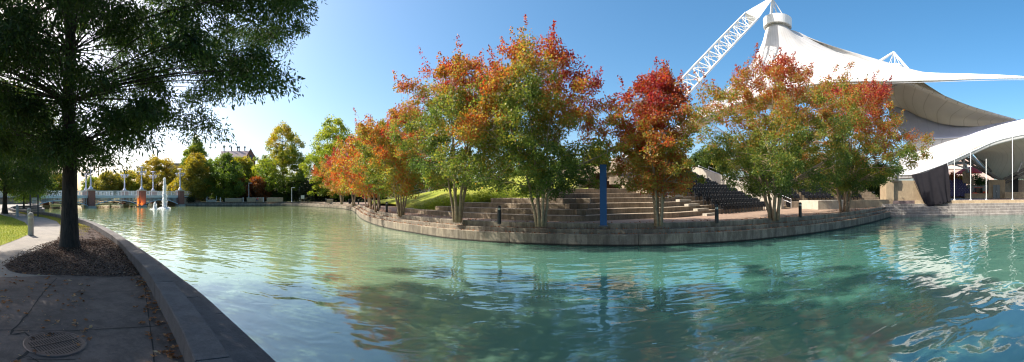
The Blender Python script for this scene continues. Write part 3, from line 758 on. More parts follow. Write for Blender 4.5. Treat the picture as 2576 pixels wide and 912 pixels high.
for j,(offs,nm) in enumerate([(.32,'grey handrail fixed along the sloping parapet wall'),(2.5,'grey handrail between the long stairs and shaded seats')]):
    hr=empty('handrail',(0,0,0),0,nm,'handrail')
    for dz in(.95,.5):
        m=MB(); m.tube([b0+al*offs+ad*t+Vector((0,0,.1+.36*t+dz)) for t in(0,4,8,11.5)],.028,6); m.build('rail',M['steel_grey'],hr)
    for t in(0,2.9,5.8,8.7,11.5):
        m=MB(); m.tube([b0+al*offs+ad*t+Vector((0,0,-.1+.34*t)),b0+al*offs+ad*t+Vector((0,0,.1+.36*t+.95))],.03,6); m.build('post',M['steel_grey'],hr)
# trash bin
def bin_(p,label):
    r=empty('trash_bin',p,0,label,'trash bin')
    m=MB()
    for i in range(20):
        a=2*PI*i/20; m.box((.27*math.cos(a),.27*math.sin(a),.45),(.015,.05,.82),rz=a)
    m.build('slat',M['black'],r); m=MB(); m.lathe((0,0,0),[(.24,.03),(.24,.8)],16); m.build('liner',M['rubber'],r)
    m=MB(); m.lathe((0,0,0),[(.29,.82),(.31,.86),(.29,.9),(.18,.93),(.17,.86)],20); m.build('rim',M['black'],r)
bin_(G(1983,523.5),'black slatted trash bin at the foot of the sloping parapet')
bin_(PZ(880,74),'black slatted trash bin on the promenade among distant myrtle trunks')
# planter wall
a=PZ(2058,38.2); b=PZ(2242,45.5); d_=(b-a).normalized(); n_=Vector((-d_.y,d_.x,0))
r=empty('planter_wall',(0,0,0),0,'low pale concrete block wall beside the last crape myrtle','wall')
c=a.lerp(b,.36)
MB().prism([a,c,c+n_*1.0,a+n_*3.6],-.1,.93).build('wall_block',M['conc_pale'],r,bevel=.02)
MB().prism([c+d_*.01,b,b+n_*1.0,c+d_*.01+n_*1.0],-.1,.90).build('wall_block',M['conc_tan'],r,bevel=.02)
m=MB(); q=pen_top[-10]+normals2(pen)[-10]*.3
m.tube([q+Vector((0,0,0)),q+Vector((0,0,.7)),q+Vector((.9,-.3,.75)),q+Vector((3.2,-1.0,.75)),q+Vector((3.5,-1.1,1.2))],.03,6)
tag(m.build('handrail',M['steel_dark']),'thin dark bent handrail where the wall meets the stage steps','handrail')
# blue banner pillar
c=G(1518,570.5); r=empty('banner_pillar',(c.x,c.y,0),math.radians(-14),'tall narrow blue banner column standing at the pond edge','banner')
hgt=3.25
m=MB(); m.box((0,0,hgt/2),(.36,.10,hgt)); m.build('banner_face',M['blue'],r,bevel=.01)
m=MB(); m.box((0,.09,hgt/2-.03),(.10,.08,hgt-.1)); m.build('post',M['steel_dark'],r)
m=MB(); m.box((0,0,.03),(.5,.3,.06)); m.build('base_plate',M['steel_dark'],r)
# ---------------------------------------------------------------- bollards
def black_bollard(px,d,label,y=None):
    p=G(px,y) if y else PZ(px,d)
    r=empty('bollard_light',(p.x,p.y,0),0,label,'bollard','black bollard lights along the plaza')
    m=MB(); m.lathe((0,0,0),[(.115,0),(.115,.78),(.12,.80),(.10,.81)],18); m.build('post',M['black'],r,smooth=False)
    m=MB(); m.lathe((0,0,0),[(.085,.80),(.085,.93)],16); m.build('lens',M['glass'],r,smooth=False)
    for i in range(4):
        a=PI/4+i*PI/2; m=MB(); m.box((.095*math.cos(a),.095*math.sin(a),.865),(.02,.02,.14),rz=a); m.build('cage_bar',M['black'],r)
    m=MB(); m.lathe((0,0,0),[(.115,.93),(.118,.97),(.105,1.02),(.07,1.055),(.0001,1.07)],18); m.build('cap',M['black'],r,smooth=True)
black_bollard(1256,0,'black bollard light between the second and third largest myrtle trunks',563.5)
black_bollard(1803,0,'black bollard light in front of the first row of black seats',562)
black_bollard(2013,0,'black bollard light on sunlit pink paving before the planter wall',547.5)
black_bollard(2134,0,'black bollard light just behind the last myrtle trunk',534)
black_bollard(973,0,'black bollard light beside the slim myrtle at the foot of lawn',534.5)
black_bollard(1001,0,'black bollard light tight behind a forked myrtle trunk',540)
black_bollard(955,49,'black bollard light half hidden by paired myrtle trunks')
black_bollard(934,56,'black bollard light on the walk between small distant myrtles')
black_bollard(902,66,'black bollard light next to the distant trash bin')
black_bollard(820,86,'black bollard light beside the low planter on the promenade')
def stone_bollard(p,label,group,s=1):
    r=empty('bollard',(p.x,p.y,0),0,label,'bollard',group)
    m=MB(); m.lathe((0,0,0),[(.13*s,0),(.13*s,.72*s)],18); m.build('post',M['bollard'],r,smooth=False)
    m=MB(); m.lathe((0,0,0),[(.115*s,.72*s),(.115*s,.80*s)],18); m.build('lens',M['glass'],r)
    m=MB(); m.lathe((0,0,0),[(.13*s,.80*s),(.132*s,.86*s),(.11*s,.93*s),(.06*s,.975*s),(.0001,.985*s)],18); m.build('cap',M['bollard'],r,smooth=True)
stone_bollard(G(77.5,592),'pale concrete bollard with dark band, standing closest to the oak trunk','pale bollards along the path',1.02)
stone_bollard(G(73,563),'pale concrete bollard partly hidden behind the closer bollard','pale bollards along the path')
stone_bollard(G(43.5,545),'pale concrete bollard farther along the path beside the lawn','pale bollards along the path')
for x,l in [(554.6,'slim white bollard next to the far stair handrails'),(611.7,'slim white bollard between two low walls on the promenade'),(662.6,'slim white bollard just east of the seated person')]:
    stone_bollard(PZ(x,102),l,'white bollards on the promenade',1.3)
# ---------------------------------------------------------------- bridge
BX=-81.5; RX=-95.5; PY=[22.6,38.0,52.6,65.5]
DZ=1.45
br=empty('road_bridge',(BX,PY[1],0),0,'pale blue arched road bridge with brick piers and white railings','bridge')
def L(x,y,z): return (x-BX,y-PY[1],z)
MB().box(L((BX+RX)/2,(PY[0]-8+PY[3]+6)/2,DZ+.05),(abs(RX-BX)-.4,PY[3]-PY[0]+14,.5)).build('deck',M['bridge_paint'],br)
def arch(x,y0,y1,name):
    m=MB(); n=26; zt=DZ-.05; zs=-.55; zc=.75; w=.16
    m.box(L(x,(y0+y1)/2,DZ+.12),(.22,y1-y0,.5))
    m.box(L(x+.06,(y0+y1)/2,DZ+.42),(.34,y1-y0,.10))
    pts=[]
    for i in range(n+1):
        t=-1+2*i/n; pts.append(Vector(L(x,y0+(y1-y0)*i/n,zc-(zc-zs)*t*t)))
    for i in range(n):
        a,b=pts[i],pts[i+1]; c=(a+b)/2; d=b-a
        m.box(c,(w,d.length+.02,.2),rx=math.atan2(d.z,d.y))
    k=int((y1-y0)/.42)
    for i in range(1,k):
        y=y0+(y1-y0)*i/k; t=-1+2*i/k; za=zc-(zc-zs)*t*t
        if zt-za>.2: m.box(L(x,y,(za+zt)/2),(.07,.09,zt-za))
    m.build(name,M['bridge_paint'],br)
for x in(BX,BX-4.6,BX-9.2,RX):
    for i in range(3): arch(x,PY[i]+.75,PY[i+1]-.75,'arch_girder')
def rail(x,y0,y1):
    m=MB(); z0=DZ+.46; z1=z0+1.15
    for z,h in((z1,.09),(z0+.1,.07)): m.box(L(x,(y0+y1)/2,z),(.09,y1-y0,h))
    n=max(2,round((y1-y0)/2.05))
    for i in range(n+1): m.box(L(x,y0+(y1-y0)*i/n,(z0+z1)/2),(.12,.12,z1-z0+.05))
    k=int((y1-y0)/.19)
    for i in range(k): m.box(L(x,y0+(y1-y0)*(i+.5)/k,(z0+z1)/2),(.03,.045,z1-z0-.1))
    m.build('railing',M['steel_white'],br)
for x in(BX,RX):
    rail(x,PY[0]-8,PY[0]-.9)
    for i in range(3): rail(x,PY[i]+.9,PY[i+1]-.9)
    rail(x,PY[3]+.9,PY[3]+7)
RPY=[31.0,43.0,55.6,65.9]
def pier(x,y,name='pier'):
    m=MB(); m.box(L(x,y,.9),(1.7,1.7,4.4)); p=m.build(name,M['brick'],br)
    m=MB(); m.box(L(x,y,3.2),(2.0,2.0,.2)); m.box(L(x,y,3.36),(1.75,1.75,.14)); m.build('cap',M['conc_pale'],p)
    m=MB(); m.box(L(x,y,-1.25),(2.15,2.15,1.0)); m.box(L(x,y,-.68),(1.95,1.95,.16)); m.build('plinth',M['conc_pale'],p)
for y in PY: pier(BX,y)
for y in RPY: pier(RX,y)
MB().box(L((BX+RX)/2,PY[0]-4,.2),(13.6,6.3,2.6)).build('abutment',M['tanwall'],br); MB().box(L((BX+RX)/2,PY[3]+4.6,.2),(13.6,6.6,2.6)).build('abutment',M['tanwall'],br)
def bridge_lamp(x,y,z,label):
    r=empty('street_lamp',(x,y,z),0,label,'street lamp','many-headed lamps along the bridge')
    m=MB(); m.lathe((0,0,0),[(.62,0),(.6,.15),(.5,.2),(.44,.42),(.3,.55),(.22,.8)],16); m.build('base',M['lamp_paint'],r,smooth=True)
    m=MB(); m.lathe((0,0,0),[(.2,.75),(.17,2.4),(.21,2.45),(.21,2.55),(.15,2.6),(.13,4.0),(.17,4.05),(.17,4.2),(.11,4.25),(.09,5.3)],12)
    for k in range(4):
        a=PI/4+k*PI/2; m.box((.17*math.cos(a),.17*math.sin(a),1.6),(.05,.05,1.6),rz=a)
    m.build('pole',M['lamp_paint'],r)
    for k in range(4):
        a=PI/4+k*PI/2; c,s=math.cos(a),math.sin(a)
        m=MB(); m.tube([(0,0,3.95),(.45*c,.45*s,3.98),(.85*c,.85*s,4.0),(.95*c,.95*s,4.25)],.09,6); ar=m.build('arm',M['lamp_paint'],r)
        m=MB(); m.lathe((.95*c,.95*s,4.2),[(.08,0),(.25,.12),(.24,.42),(.08,.44)],10); m.build('lamp_globe',M['lamp_paint'],ar,smooth=True)
        m=MB(); m.lathe((.95*c,.95*s,4.64),[(.52,0),(.5,.08),(.1,.18)],14); m.build('lamp_shade',M['lamp_paint'],ar,smooth=True)
    m=MB(); m.lathe((0,0,5.2),[(.08,0),(.22,.15),(.2,.6),(.06,.62)],12); m.build('lamp_globe',M['lamp_paint'],r,smooth=True)
    m=MB(); m.lathe((0,0,5.82),[(.85,0),(.82,.1),(.16,.28),(.0001,.32)],18); m.build('lamp_shade',M['lamp_paint'],r,smooth=True)
wh=['on the brick pier at the lawn end of the bridge','on the front brick pier behind the oak trunk','on the front pier lit orange at its foot','on the front pier at the promenade end']
for y,l in list(zip(PY,wh))[1:]: bridge_lamp(BX,y,3.43,'pale grey lamp with five heads '+l)
wh=['on the rear pier nearer the lawn end','on the rear pier just behind the oak trunk','on the rear pier seen above the widest arch','on the rear pier just before the fountain']
for y,l in zip(RPY,wh): bridge_lamp(RX,y,3.43,'pale grey lamp with five heads '+l)
# orange uplight added to make the glow at the foot of the third front pier
u=empty('added_pier_uplight',(BX+1.6,PY[2]-.9,-.95),0,'small added orange uplight making the glow at the foot of the brick pier','light')
m=MB(); m.lathe((0,0,0),[(.12,0),(.14,.16),(.12,.2)],12); m.build('added_uplight_housing',M['steel_dark'],u)
for k,(dx,dy) in enumerate(((0,0),(-2.2,-1.0))):
    le=bpy.data.lights.new('added_uplight','SPOT'); le.energy=420; le.color=(1,.36,.05); le.shadow_soft_size=.1; le.spot_size=math.radians(95); le.spot_blend=.8
    lo=bpy.data.objects.new('added_uplight_spot',le); COL.objects.link(lo); lo.parent=u; lo.location=(dx,dy,.2)
    tg=Vector((BX,PY[2],1.2))-Vector((BX+1.6+dx,PY[2]-.9+dy,-.75)); lo.rotation_euler=(-tg).to_track_quat('Z','Y').to_euler()
# parked car seen under the arch
def saloon(p,rz,paint,name,label):
    r=empty(name,p,rz,label,'car')
    m=MB(); prof=[(-2.2,.35),(-2.25,.75),(-1.7,.95),(-1.1,1.38),(.5,1.42),(1.15,.98),(2.1,.82),(2.25,.55),(2.2,.3)]
    vs=[(x,y,z) for y in(-.86,.86) for x,z in prof]; n=len(prof)
    m.add(vs,[(i,i+1,n+i+1,n+i) for i in range(n-1)]+[tuple(range(n)),tuple(reversed(range(n,2*n)))]); m.build('body',paint,r,bevel=.06)
    m=MB(); m.box((-.3,0,1.17),(1.75,1.78,.3)); m.build('window',M['darkglass'],r,bevel=.04)
    for x in(-1.4,1.4):
        for y in(-.85,.85):
            m=MB(); m.tube([(x,y-.1,.33),(x,y+.1,.33)],.33,16); w=m.build('wheel',M['rubber'],r)
            m=MB(); m.tube([(x,y-.11,.33),(x,y+.11,.33)],.18,10); m.build('rim',M['steel_grey'],w)
saloon(PZ(143,131,-.9),math.radians(60),M['carpaint'],'parked_car','maroon parked car glimpsed beneath the bridge arch')
# fountain --------------------------------------------------------------------
def jet(p,h,r0,n,label,seed):
    rt=empty('fountain_jet',p,0,label,'fountain'); r=np.random.default_rng(seed)
    # solid core
    m=MB(); m.lathe((0,0,0),[(r0*.5,-.1),(r0*.42,h*.25),(r0*.3,h*.6),(r0*.16,h*.85),(r0*.05,h)],10)
    o=m.build('water_core',M['spray'],rt,smooth=True)
    d=o.modifiers.new('sub','SUBSURF'); d.levels=d.render_levels=3
    tx=bpy.data.textures.new('spraynoise','CLOUDS'); tx.noise_scale=.25
    dm=o.modifiers.new('d','DISPLACE'); dm.texture=tx; dm.strength=r0*.9; dm.mid_level=.4
    z=h*(r.uniform(0,1,n)**.9); w=r0*(.22+.8*(1-z/h)**.8); a=r.uniform(0,6.28,n); q=np.abs(r.normal(size=n))*.55*w
    P=np.stack([q*np.cos(a),q*np.sin(a),z],1)
    k=n//4; a2=r.uniform(0,6.28,k); q2=r.uniform(0,r0*2.6,k); P=np.concatenate([P,np.stack([q2*np.cos(a2),q2*np.sin(a2),np.abs(r.normal(size=k))*.12*np.clip(1.4-q2/r0/2.6,0,2)*h*.15],1)])
    D=r.normal(size=P.shape); D/=np.linalg.norm(D,axis=1,keepdims=True)
    leafmesh('water_spray',P,D,.16,.13,np.zeros(len(P)),M['spray'],rt,seed=seed)
jet(PZ(414,84,WZ),6.9,.54,10000,'tall white water jet of the pond fountain',4)
jet(PZ(390,80,WZ),1.5,.5,1200,'short white bubbling jet beside the tall fountain jet',5)
# foam ring round the jets
# ---------------------------------------------------------------- promenade furniture
def lowwall(x0,x1,d,h,label):
    a=PZ(x0,d);b=PZ(x1,d); c=(a+b)/2; dd=b-a
    r=empty('low_wall',(c.x,c.y,0),math.atan2(dd.y,dd.x),label,'wall')
    MB().box((0,0,h/2-.02),(dd.length,.5,h)).build('wall_body',M['conc_tan'],r,bevel=.02)
    MB().box((0,0,h+.03),(dd.length+.1,.62,.1)).build('coping',M['conc_pale'],r,bevel=.02)
lowwall(566,608,106,1.0,'low concrete wall under the grey green birch')
lowwall(621,661,105,1.15,'low concrete wall behind the seated person')
lowwall(671,712,103,1.1,'low concrete wall ending at the trunk of the tall oak')
lowwall(822,838,86,.8,'short low concrete planter beside a black bollard light')
def person_seated(p,rz):
    r=empty('person',p,rz,'person in a coral shirt sitting low on the promenade','person')
    me=bpy.data.meshes.new('body'); J=[(0,0,.5),(0,.02,.75),(0,.03,1.0),(0,.02,1.12),(0,-.03,1.2),(0,-.05,1.33),
       (.2,.02,1.02),(.27,-.08,.78),(.15,-.28,.68),(-.2,.02,1.02),(-.27,-.08,.78),(-.15,-.28,.68),(.11,-.08,.48),(.14,-.45,.5),(.14,-.5,.1),(.14,-.62,.05),(-.11,-.08,.48),(-.14,-.45,.5),(-.14,-.5,.1),(-.14,-.62,.05)]
    E=[(0,1),(1,2),(2,3),(3,4),(4,5),(2,6),(6,7),(7,8),(2,9),(9,10),(10,11),(0,12),(12,13),(13,14),(14,15),(0,16),(16,17),(17,18),(18,19)]
    R=[.15,.13,.15,.07,.085,.09,.06,.045,.035,.06,.045,.035,.09,.07,.05,.04,.09,.07,.05,.04]
    me.from_pydata(J,E,[]); o=bpy.data.objects.new('body',me); COL.objects.link(o); o.parent=r
    mo=o.modifiers.new('skin','SKIN')
    for v,q in zip(me.skin_vertices[0].data,R): v.radius=(q,q)
    me.skin_vertices[0].data[0].use_root=True
    o.modifiers.new('s','SUBSURF').levels=1; me.materials.append(M['skin'])
    m=MB(); m.lathe((0,.02,0),[(.17,.5),(.155,.72),(.19,.95),(.2,1.04),(.1,1.12)],12); m.tube([(.17,.02,1.04),(.28,-.06,.82)],.075,8); m.tube([(-.17,.02,1.04),(-.28,-.06,.82)],.075,8); m.build('shirt',M['cloth'],r,smooth=True)
    m=MB(); m.tube([(.11,0,.48),(.14,-.45,.52),(.14,-.5,.14)],[.11,.09,.065],8); m.tube([(-.11,0,.48),(-.14,-.45,.52),(-.14,-.5,.14)],[.11,.09,.065],8); m.build('trousers',M['jeans'],r,smooth=True)
    m=MB(); m.lathe((0,-.03,1.26),[(.1,-.05),(.115,.05),(.1,.14),(.0001,.19)],12); m.build('hair',M['hair'],r,smooth=True)
    return r
pp=PZ(648,103.5); person_seated((pp.x,pp.y,0),math.radians(35))
c=PZ(646.5,103.9); ch=empty('wheelchair',(c.x,c.y,0),math.radians(35),'dark wheelchair carrying the person in coral','wheelchair')
m=MB(); m.box((0,.05,.42),(.5,.5,.05)); m.build('seat',M['black'],ch); m=MB(); m.box((0,.3,.7),(.5,.05,.55)); m.build('backrest',M['black'],ch)
for s in(-.3,.3):
    m=MB(); m.tube([(s,.15+.31*math.cos(a),.31+.31*math.sin(a)) for a in np.linspace(0,2*PI,17)],.025,5,False); m.build('wheel',M['rubber'],ch)
def signboard(p,rz,label,w=.75,h=.8):
    r=empty('information_sign',p,rz,label,'sign')
    for s in(-1,1):
        MB().box((s*(w/2+.12),0,.9),(.12,.12,1.9)).build('post',M['steel_dark'],r)
    m=MB(); m.box((0,0,1.35),(w,.05,h)); f=m.build('panel',M['paper'],r)
    m=MB()
    for k in range(5): m.box((0,-.03,1.62-k*.13),(w*(.75-.12*(k%2)),.012,.035))
    m.build('lettering',M['steel_dark'],f)
pp=PZ(761.5,92); signboard((pp.x,pp.y,0),math.radians(25),'small pale notice board between dark posts on the promenade')
pp=G(86,545); signboard((pp.x,pp.y,0),math.radians(70),'small pale notice between two dark posts beside the oak trunk',.42,.5)
def lightpole(px,d,h,label):
    p=PZ(px,d); r=empty('light_pole',(p.x,p.y,0),0,label,'street lamp')
    m=MB(); m.lathe((0,0,0),[(.14,0),(.14,.15),(.09,.18),(.06,h)],10); m.build('pole',M['steel_white'],r)
    m=MB(); m.box((.45,.1,h-.02),(1.0,.3,.14)); m.build('lamp_head',M['steel_grey'],r,bevel=.03)
lightpole(626,108,5.4,'pale light pole with flat head in front of the red shrub')
lightpole(734,101,3.9,'pale light pole east of the tall oak trunk')
lightpole(753,108,4.2,'pale light pole behind the promenade notice board')
lightpole(528,118,5.2,'pale light pole beside the golden birch')
lightpole(417,140,8.8,'pale light pole showing above the bridge railing behind the fountain')
hs=empty('stairs',PZ(532,107),math.radians(40),'small concrete stair between two curved handrails on the promenade','stairs')
for k in range(4): MB().box((0,.35*k,.08+.08*k),(2.6,.36,.16+.16*k)).build('stair_tread',M['conc_pale'],hs)
for s,l in((-1.4,'curved white handrail at the birch side of the small stair'),(1.4,'curved white handrail at the wall side of the small stair')):
    q=empty('handrail',PZ(532,107),math.radians(40),l,'handrail')
    m=MB(); m.tube([(s,-.7,0),(s,-.7,.8),(s,-.5,1.0),(s,.2,1.25),(s,1.3,1.7),(s,1.3,.6)],.045,6); m.tube([(s,-.6,.5),(s,1.3,1.2)],.035,5); m.build('rail',M['steel_white'],q)
# ---------------------------------------------------------------- distant buildings
def roofed(px0,px1,d,ztop,zeave,label):
    a=PZ(px0,d);b=PZ(px1,d); c=(a+b)/2; dd=b-a; W=dd.length
    r=empty('brick_building',(c.x,c.y,0),math.atan2(dd.y,dd.x),label,'building')
    MB().box((0,8,zeave/2),(W,16,zeave)).build('wall',M['brick'],r)
    m=MB(); vs=[(-W/2-.4,-.6,zeave),(W/2+.4,-.6,zeave),(W/2+.4,16.6,zeave),(-W/2-.4,16.6,zeave),(-W/2-.4,8,ztop),(W/2-2,8,ztop)]
    m.add(vs,[(0,1,5,4),(2,3,4,5),(0,4,3),(1,2,5),(0,3,2,1)]); rf=m.build('roof',M['roofm'],r)
    # two gables
    for gx,gw,gh in((-W*.28,W*.2,.75),(W*.36,W*.28,1.12)):
        zt=zeave+(ztop-zeave)*gh
        m=MB(); m.add([(gx-gw/2,-1.2,zeave-2),(gx+gw/2,-1.2,zeave-2),(gx+gw/2,-1.2,zeave),(gx,-1.2,zt),(gx-gw/2,-1.2,zeave),
            (gx-gw/2,8,zeave-2),(gx+gw/2,8,zeave-2),(gx+gw/2,8,zeave),(gx,8,zt),(gx-gw/2,8,zeave)],
            [(0,1,2,3,4),(9,8,7,6,5),(2,3,8,7),(3,4,9,8),(0,4,9,5),(1,6,7,2)]); g=m.build('gable',M['brick'],r)
        m=MB(); m.box((gx,-1.25,zeave+.1),(1.6,.1,2.2)); m.build('window',M['darkglass'],g)
    for k,x in enumerate((-.42,-.2,-.02,.03,.2)):
        m=MB(); m.lathe((x*W,8,ztop-.5),[(.35,0),(.35,2.4),(.6,2.5),(.6,3.4),(.3,3.6)],10); m.build('chimney',M['steel_dark'],rf)
M['roofm']=plain('brown_seam_roof',(.30,.23,.22),.5)
roofed(556,643,240,1.7+240*(493-376)/F,1.7+240*(493-396)/F,'brick university style building with gables and round flues above the trees')
a=PZ(432,260);b=PZ(456,260);c=(a+b)/2;dd=b-a
r=empty('office_building',(c.x,c.y,0),math.atan2(dd.y,dd.x),'flat pinkish office block with a roof rail beyond the bridge','building')
ht=1.7+260*(494-411)/F
MB().box((0,6,ht/2),(dd.length+8,12,ht)).build('wall',M['pinkwall'] if 'pinkwall' in M else M['tanwall'],r)
MB().box((1,-.05,ht-4.5),(dd.length+2,.2,2.6)).build('window',M['darkglass'],r)
m=MB()
for k in range(7): m.box((-5+k*1.6,1,ht+1),(.12,.12,2))
m.box((-.2,1,ht+2),(10,.12,.12)); m.box((-.2,1,ht+1.1),(10,.1,.1)); m.build('roof_railing',M['steel_grey'],r)
# ---------------------------------------------------------------- grassy slope and concrete behind it
rows=[[G(930,508.5),G(985,517),G(1010,523),PZ(1060,36,.1),PZ(1120,33,.4),PZ(1200,31.5,.8),PZ(1300,31,1.35),PZ(1480,29.5,1.45)],
      [PZ(935,66,.2),PZ(985,56,.5),PZ(1020,50,.7),PZ(1075,45,1.2),PZ(1130,41,1.7),PZ(1210,38,2.2),PZ(1310,37,2.7),PZ(1480,34,2.3)],
      [PZ(938,78,.5),PZ(985,70,1.0),PZ(1030,64,1.6),PZ(1085,58,2.3),PZ(1150,53,3.0),PZ(1230,50,3.6),PZ(1330,48,4.1),PZ(1480,42,3.8)],
      [PZ(940,95,.3),PZ(985,90,.8),PZ(1030,88,1.3),PZ(1085,86,2.0),PZ(1150,84,2.5),PZ(1230,82,3.0),PZ(1330,80,3.4),PZ(1480,76,3.4)]]
def loft(rows,nu=8,nv=8):
    A=[catmull(r,nu) for r in rows]; n=len(A[0])
    cols=[catmull([A[i][j] for i in range(len(A))],nv) for j in range(n)]
    return [[cols[j][i] for j in range(n)] for i in range(len(cols[0]))]
Gd=loft(rows); m=MB(); m.grid(Gd); o=m.build('grass_slope',M['lawn'],smooth=True,kind='structure')
gl=np.array([tuple(p) for r_ in Gd[:20] for p in r_]); rg=np.random.default_rng(9)
pk=gl[rg.integers(len(gl),size=9000)]+rg.normal(size=(9000,3))*[1.2,1.2,.0]
# soft feathery shrubs at the foot of the slope
def shrub(p,rx,ry,h,n,label,mat,tint,seed,leaf=(.14,.035),cat='shrub',group=None,name='shrub'):
    r=np.random.default_rng(seed); root=empty(name,p,0,label,cat,group)
    k=max(8,n//160); cs=[]
    for i in range(k):
        a=r.uniform(0,6.28); q=r.uniform()**.5; zz=r.uniform(.15,1)*math.sqrt(max(.05,1-q*q*.85)); cs.append((rx*q*math.cos(a),ry*q*math.sin(a),h*zz*.85))
    cs=np.array(cs); m=MB()
    for c in cs: m.tube([(c[0]*.25,c[1]*.25,-.05),(c[0]*.8,c[1]*.8,c[2]*.6),tuple(c)],[.03,.02,.008],4,False)
    m.build('stem',M['bark_myrtle'],root)
    idx=r.integers(k,size=n); g=r.normal(size=(n,3)); g/=np.linalg.norm(g,axis=1,keepdims=True); cr=min(rx,h)*.38
    P=cs[idx]+g*(r.uniform(0,1,n)**.5)[:,None]*cr; P[:,2]=np.maximum(P[:,2],.02)
    D=g+r.normal(size=(n,3))*.6+[0,0,.5]; D/=np.linalg.norm(D,axis=1,keepdims=True)
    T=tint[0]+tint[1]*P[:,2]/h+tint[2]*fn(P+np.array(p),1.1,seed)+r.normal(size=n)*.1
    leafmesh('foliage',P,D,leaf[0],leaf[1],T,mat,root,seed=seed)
for i,(px,d,z,rx,h,l) in enumerate([(1085,35.5,.15,1.5,1.0,'feathery pale green shrub at the low tip of the terrace'),(1125,34,.35,1.6,1.25,'feathery shrub left of the second myrtle clump at the lawn foot'),
      (1178,32.5,.7,1.5,1.1,'feathery shrub behind the forked myrtle trunks'),(1215,32,.9,1.8,1.25,'feathery shrub between two large myrtles above the terrace'),(1262,32,1.2,1.6,1.1,'yellow green shrub just above the terrace top step'),
      (1320,32,1.3,1.9,1.2,'yellow green shrub beneath the tallest myrtle crown'),(1385,31.5,1.35,1.8,1.3,'shrub behind the thick trunk of the tallest myrtle'),(1440,31,1.35,1.4,1.0,'low shrub beside the tan sloping concrete tube')]):
    l=l.replace(' left of',' beside'); p=PZ(px,d,z)
    shrub(p,rx,1.0,h,4200,l,M['leaf_lime'],(.15,.35,.15),60+i)
# tan sloping tube + truss anchor pier
tb=empty('sloping_concrete_tube',(0,0,0),0,'tan rough concrete tube slanting up behind the blue banner','concrete tube')
m=MB(); a=PD(1430,497,33); b=PD(1498,428,36); dd=(b-a); m.tube([a-dd*.3,a,a+dd*.5,b-dd*.02,b+dd*.03],[.5,.5,.5,.5,.38],18); m.build('tube_body',M['conc_tan'],tb,smooth=True)
pr=PZ(1570,39); ap=empty('mast_anchor_pier',(pr.x,pr.y,0),math.radians(20),'weathered dark concrete anchor pier under the foot of the lattice mast','concrete pier')
m=MB(); hh=1.7+39*(488-398)/F
m.add([(-1.6,-1.2,-.1),(1.6,-1.2,-.1),(1.6,2,-.1),(-1.6,2,-.1),(-.8,-.5,hh),(.9,-.5,hh),(.9,1.2,hh),(-.8,1.2,hh)],[(0,3,2,1),(4,5,6,7),(0,1,5,4),(1,2,6,5),(2,3,7,6),(3,0,4,7)]); m.build('pier_body',M['conc_terr'],ap,bevel=.04)
m=MB(); m.box((-3.4,-.2,2.1),(3.0,1.4,3.4)); m.build('side_block',M['conc_terr'],ap,bevel=.04)
# ---------------------------------------------------------------- tensile roof
def membrane(rows,name,mat,parent,nu=10,nv=10,thick=.04):
    Gd=loft(rows,nu,nv); m=MB(); m.grid(Gd); o=m.build(name,mat,parent,smooth=True,solid=thick)
    me=o.data; uv=me.uv_layers.new(name='uv'); a,b=len(Gd),len(Gd[0])
    for lp in me.loops:
        i,j=divmod(lp.vertex_index,b); uv.data[lp.index].uv=(j/(b-1),i/(a-1))
    return o
def cable(pts,rad,name,mat,parent,n=6):
    m=MB(); m.tube(catmull(pts,6),rad,n); return m.build(name,mat,parent,smooth=True)
tent=empty('tensile_canopy',(0,0,0),0,'great white peaked fabric canopy hung from the lattice mast','tent roof')
DR=57.0
rc=PD(1956,60,DR)            # ring centre
RR=2.05
# ring
m=MB(); m.lathe(rc,[(RR-.15,-.55),(RR+.12,-.6),(RR+.16,.62),(RR+.02,.66),(RR-.1,.5),(RR-.12,-.5)],36); m.build('ring_band',M['steel_white'],tent)
m=MB(); m.lathe(rc,[(1.2,-.15),(1.75,-.9),(1.85,-.95)],30); m.build('inner_collar',M['steel_grey'],tent)
for k in range(20):
    m=MB(); a=2*PI*k/20; m.box(rc+Vector((1.85*math.cos(a),1.85*math.sin(a),-.55)),(.4,.09,.16),rz=a); m.build('ring_bracket',M['steel_grey'],tent)
vw=Vector((rc.x,rc.y,0)).normalized(); rtv=Vector((vw.y,-vw.x,0))
def ringpt(t,r_=1.75,dz=-.9):   # t: 0 = picture-left, .5 = towards the pond, 1 = picture-right ; 1.5 = away
    a=PI*t; return rc+(-rtv*math.cos(a)-vw*math.sin(a))*r_+Vector((0,0,dz))
# front skin : from left silhouette, across the front edge, to the long right tip
edge=[PD(1677,337,41),PD(1760,300,42.5),PD(1850,262,44),PD(1960,228,45),PD(2060,210,46),PD(2140,205,47.5),PD(2250,204,50),PD(2400,200,53),PD(2620,197,56)]
leftsil=[(1918,110,56.2),(1898,150,54),(1868,190,51),(1800,248,46.5)]
rightsil=[(2012,84,58.5),(2098,128,61),(2200,167,62),(2330,184,61)]
ne=len(edge); R0=[ringpt(k/(ne-1)) for k in range(ne)]
mid=[[],[],[]]
pxs=[ (1918,1945,1958,1970,1982,1990,1998,2006,2014)]
lp=[Vector(PD(*q)) for q in leftsil]; rp=[Vector(PD(*q)) for q in rightsil]
fr=[.16,.36,.60]
for j,f in enumerate(fr):
    for k in range(ne):
        t=k/(ne-1); s=R0[k].lerp(edge[k],f**1.05)
        # tensile sag: steep by the ring, flattening to the edge
        drop=(R0[k].z-edge[k].z); s.z-=drop*(.30*math.sin(PI*f**.62))*(.75 if 0<k<ne-1 else .6)
        mid[j].append(s)
    mid[j][0]=lp[j]; mid[j][-1]=rp[j] if j<2 else rp[2]
    # pull neighbours towards the silhouettes smoothly
    mid[j][1]=mid[j][1].lerp(lp[j].lerp(mid[j][2],.45),.6); mid[j][-2]=mid[j][-2].lerp(rp[j].lerp(mid[j][-3],.4),.65)
Rm=[edge[k].lerp(mid[2][k],.45) for k in range(ne)]; Rm[0]=lp[3]; Rm[-1]=rp[3]
for k in range(1,ne-1): Rm[k].z-=.2
rows=[R0]+mid+[Rm,edge]
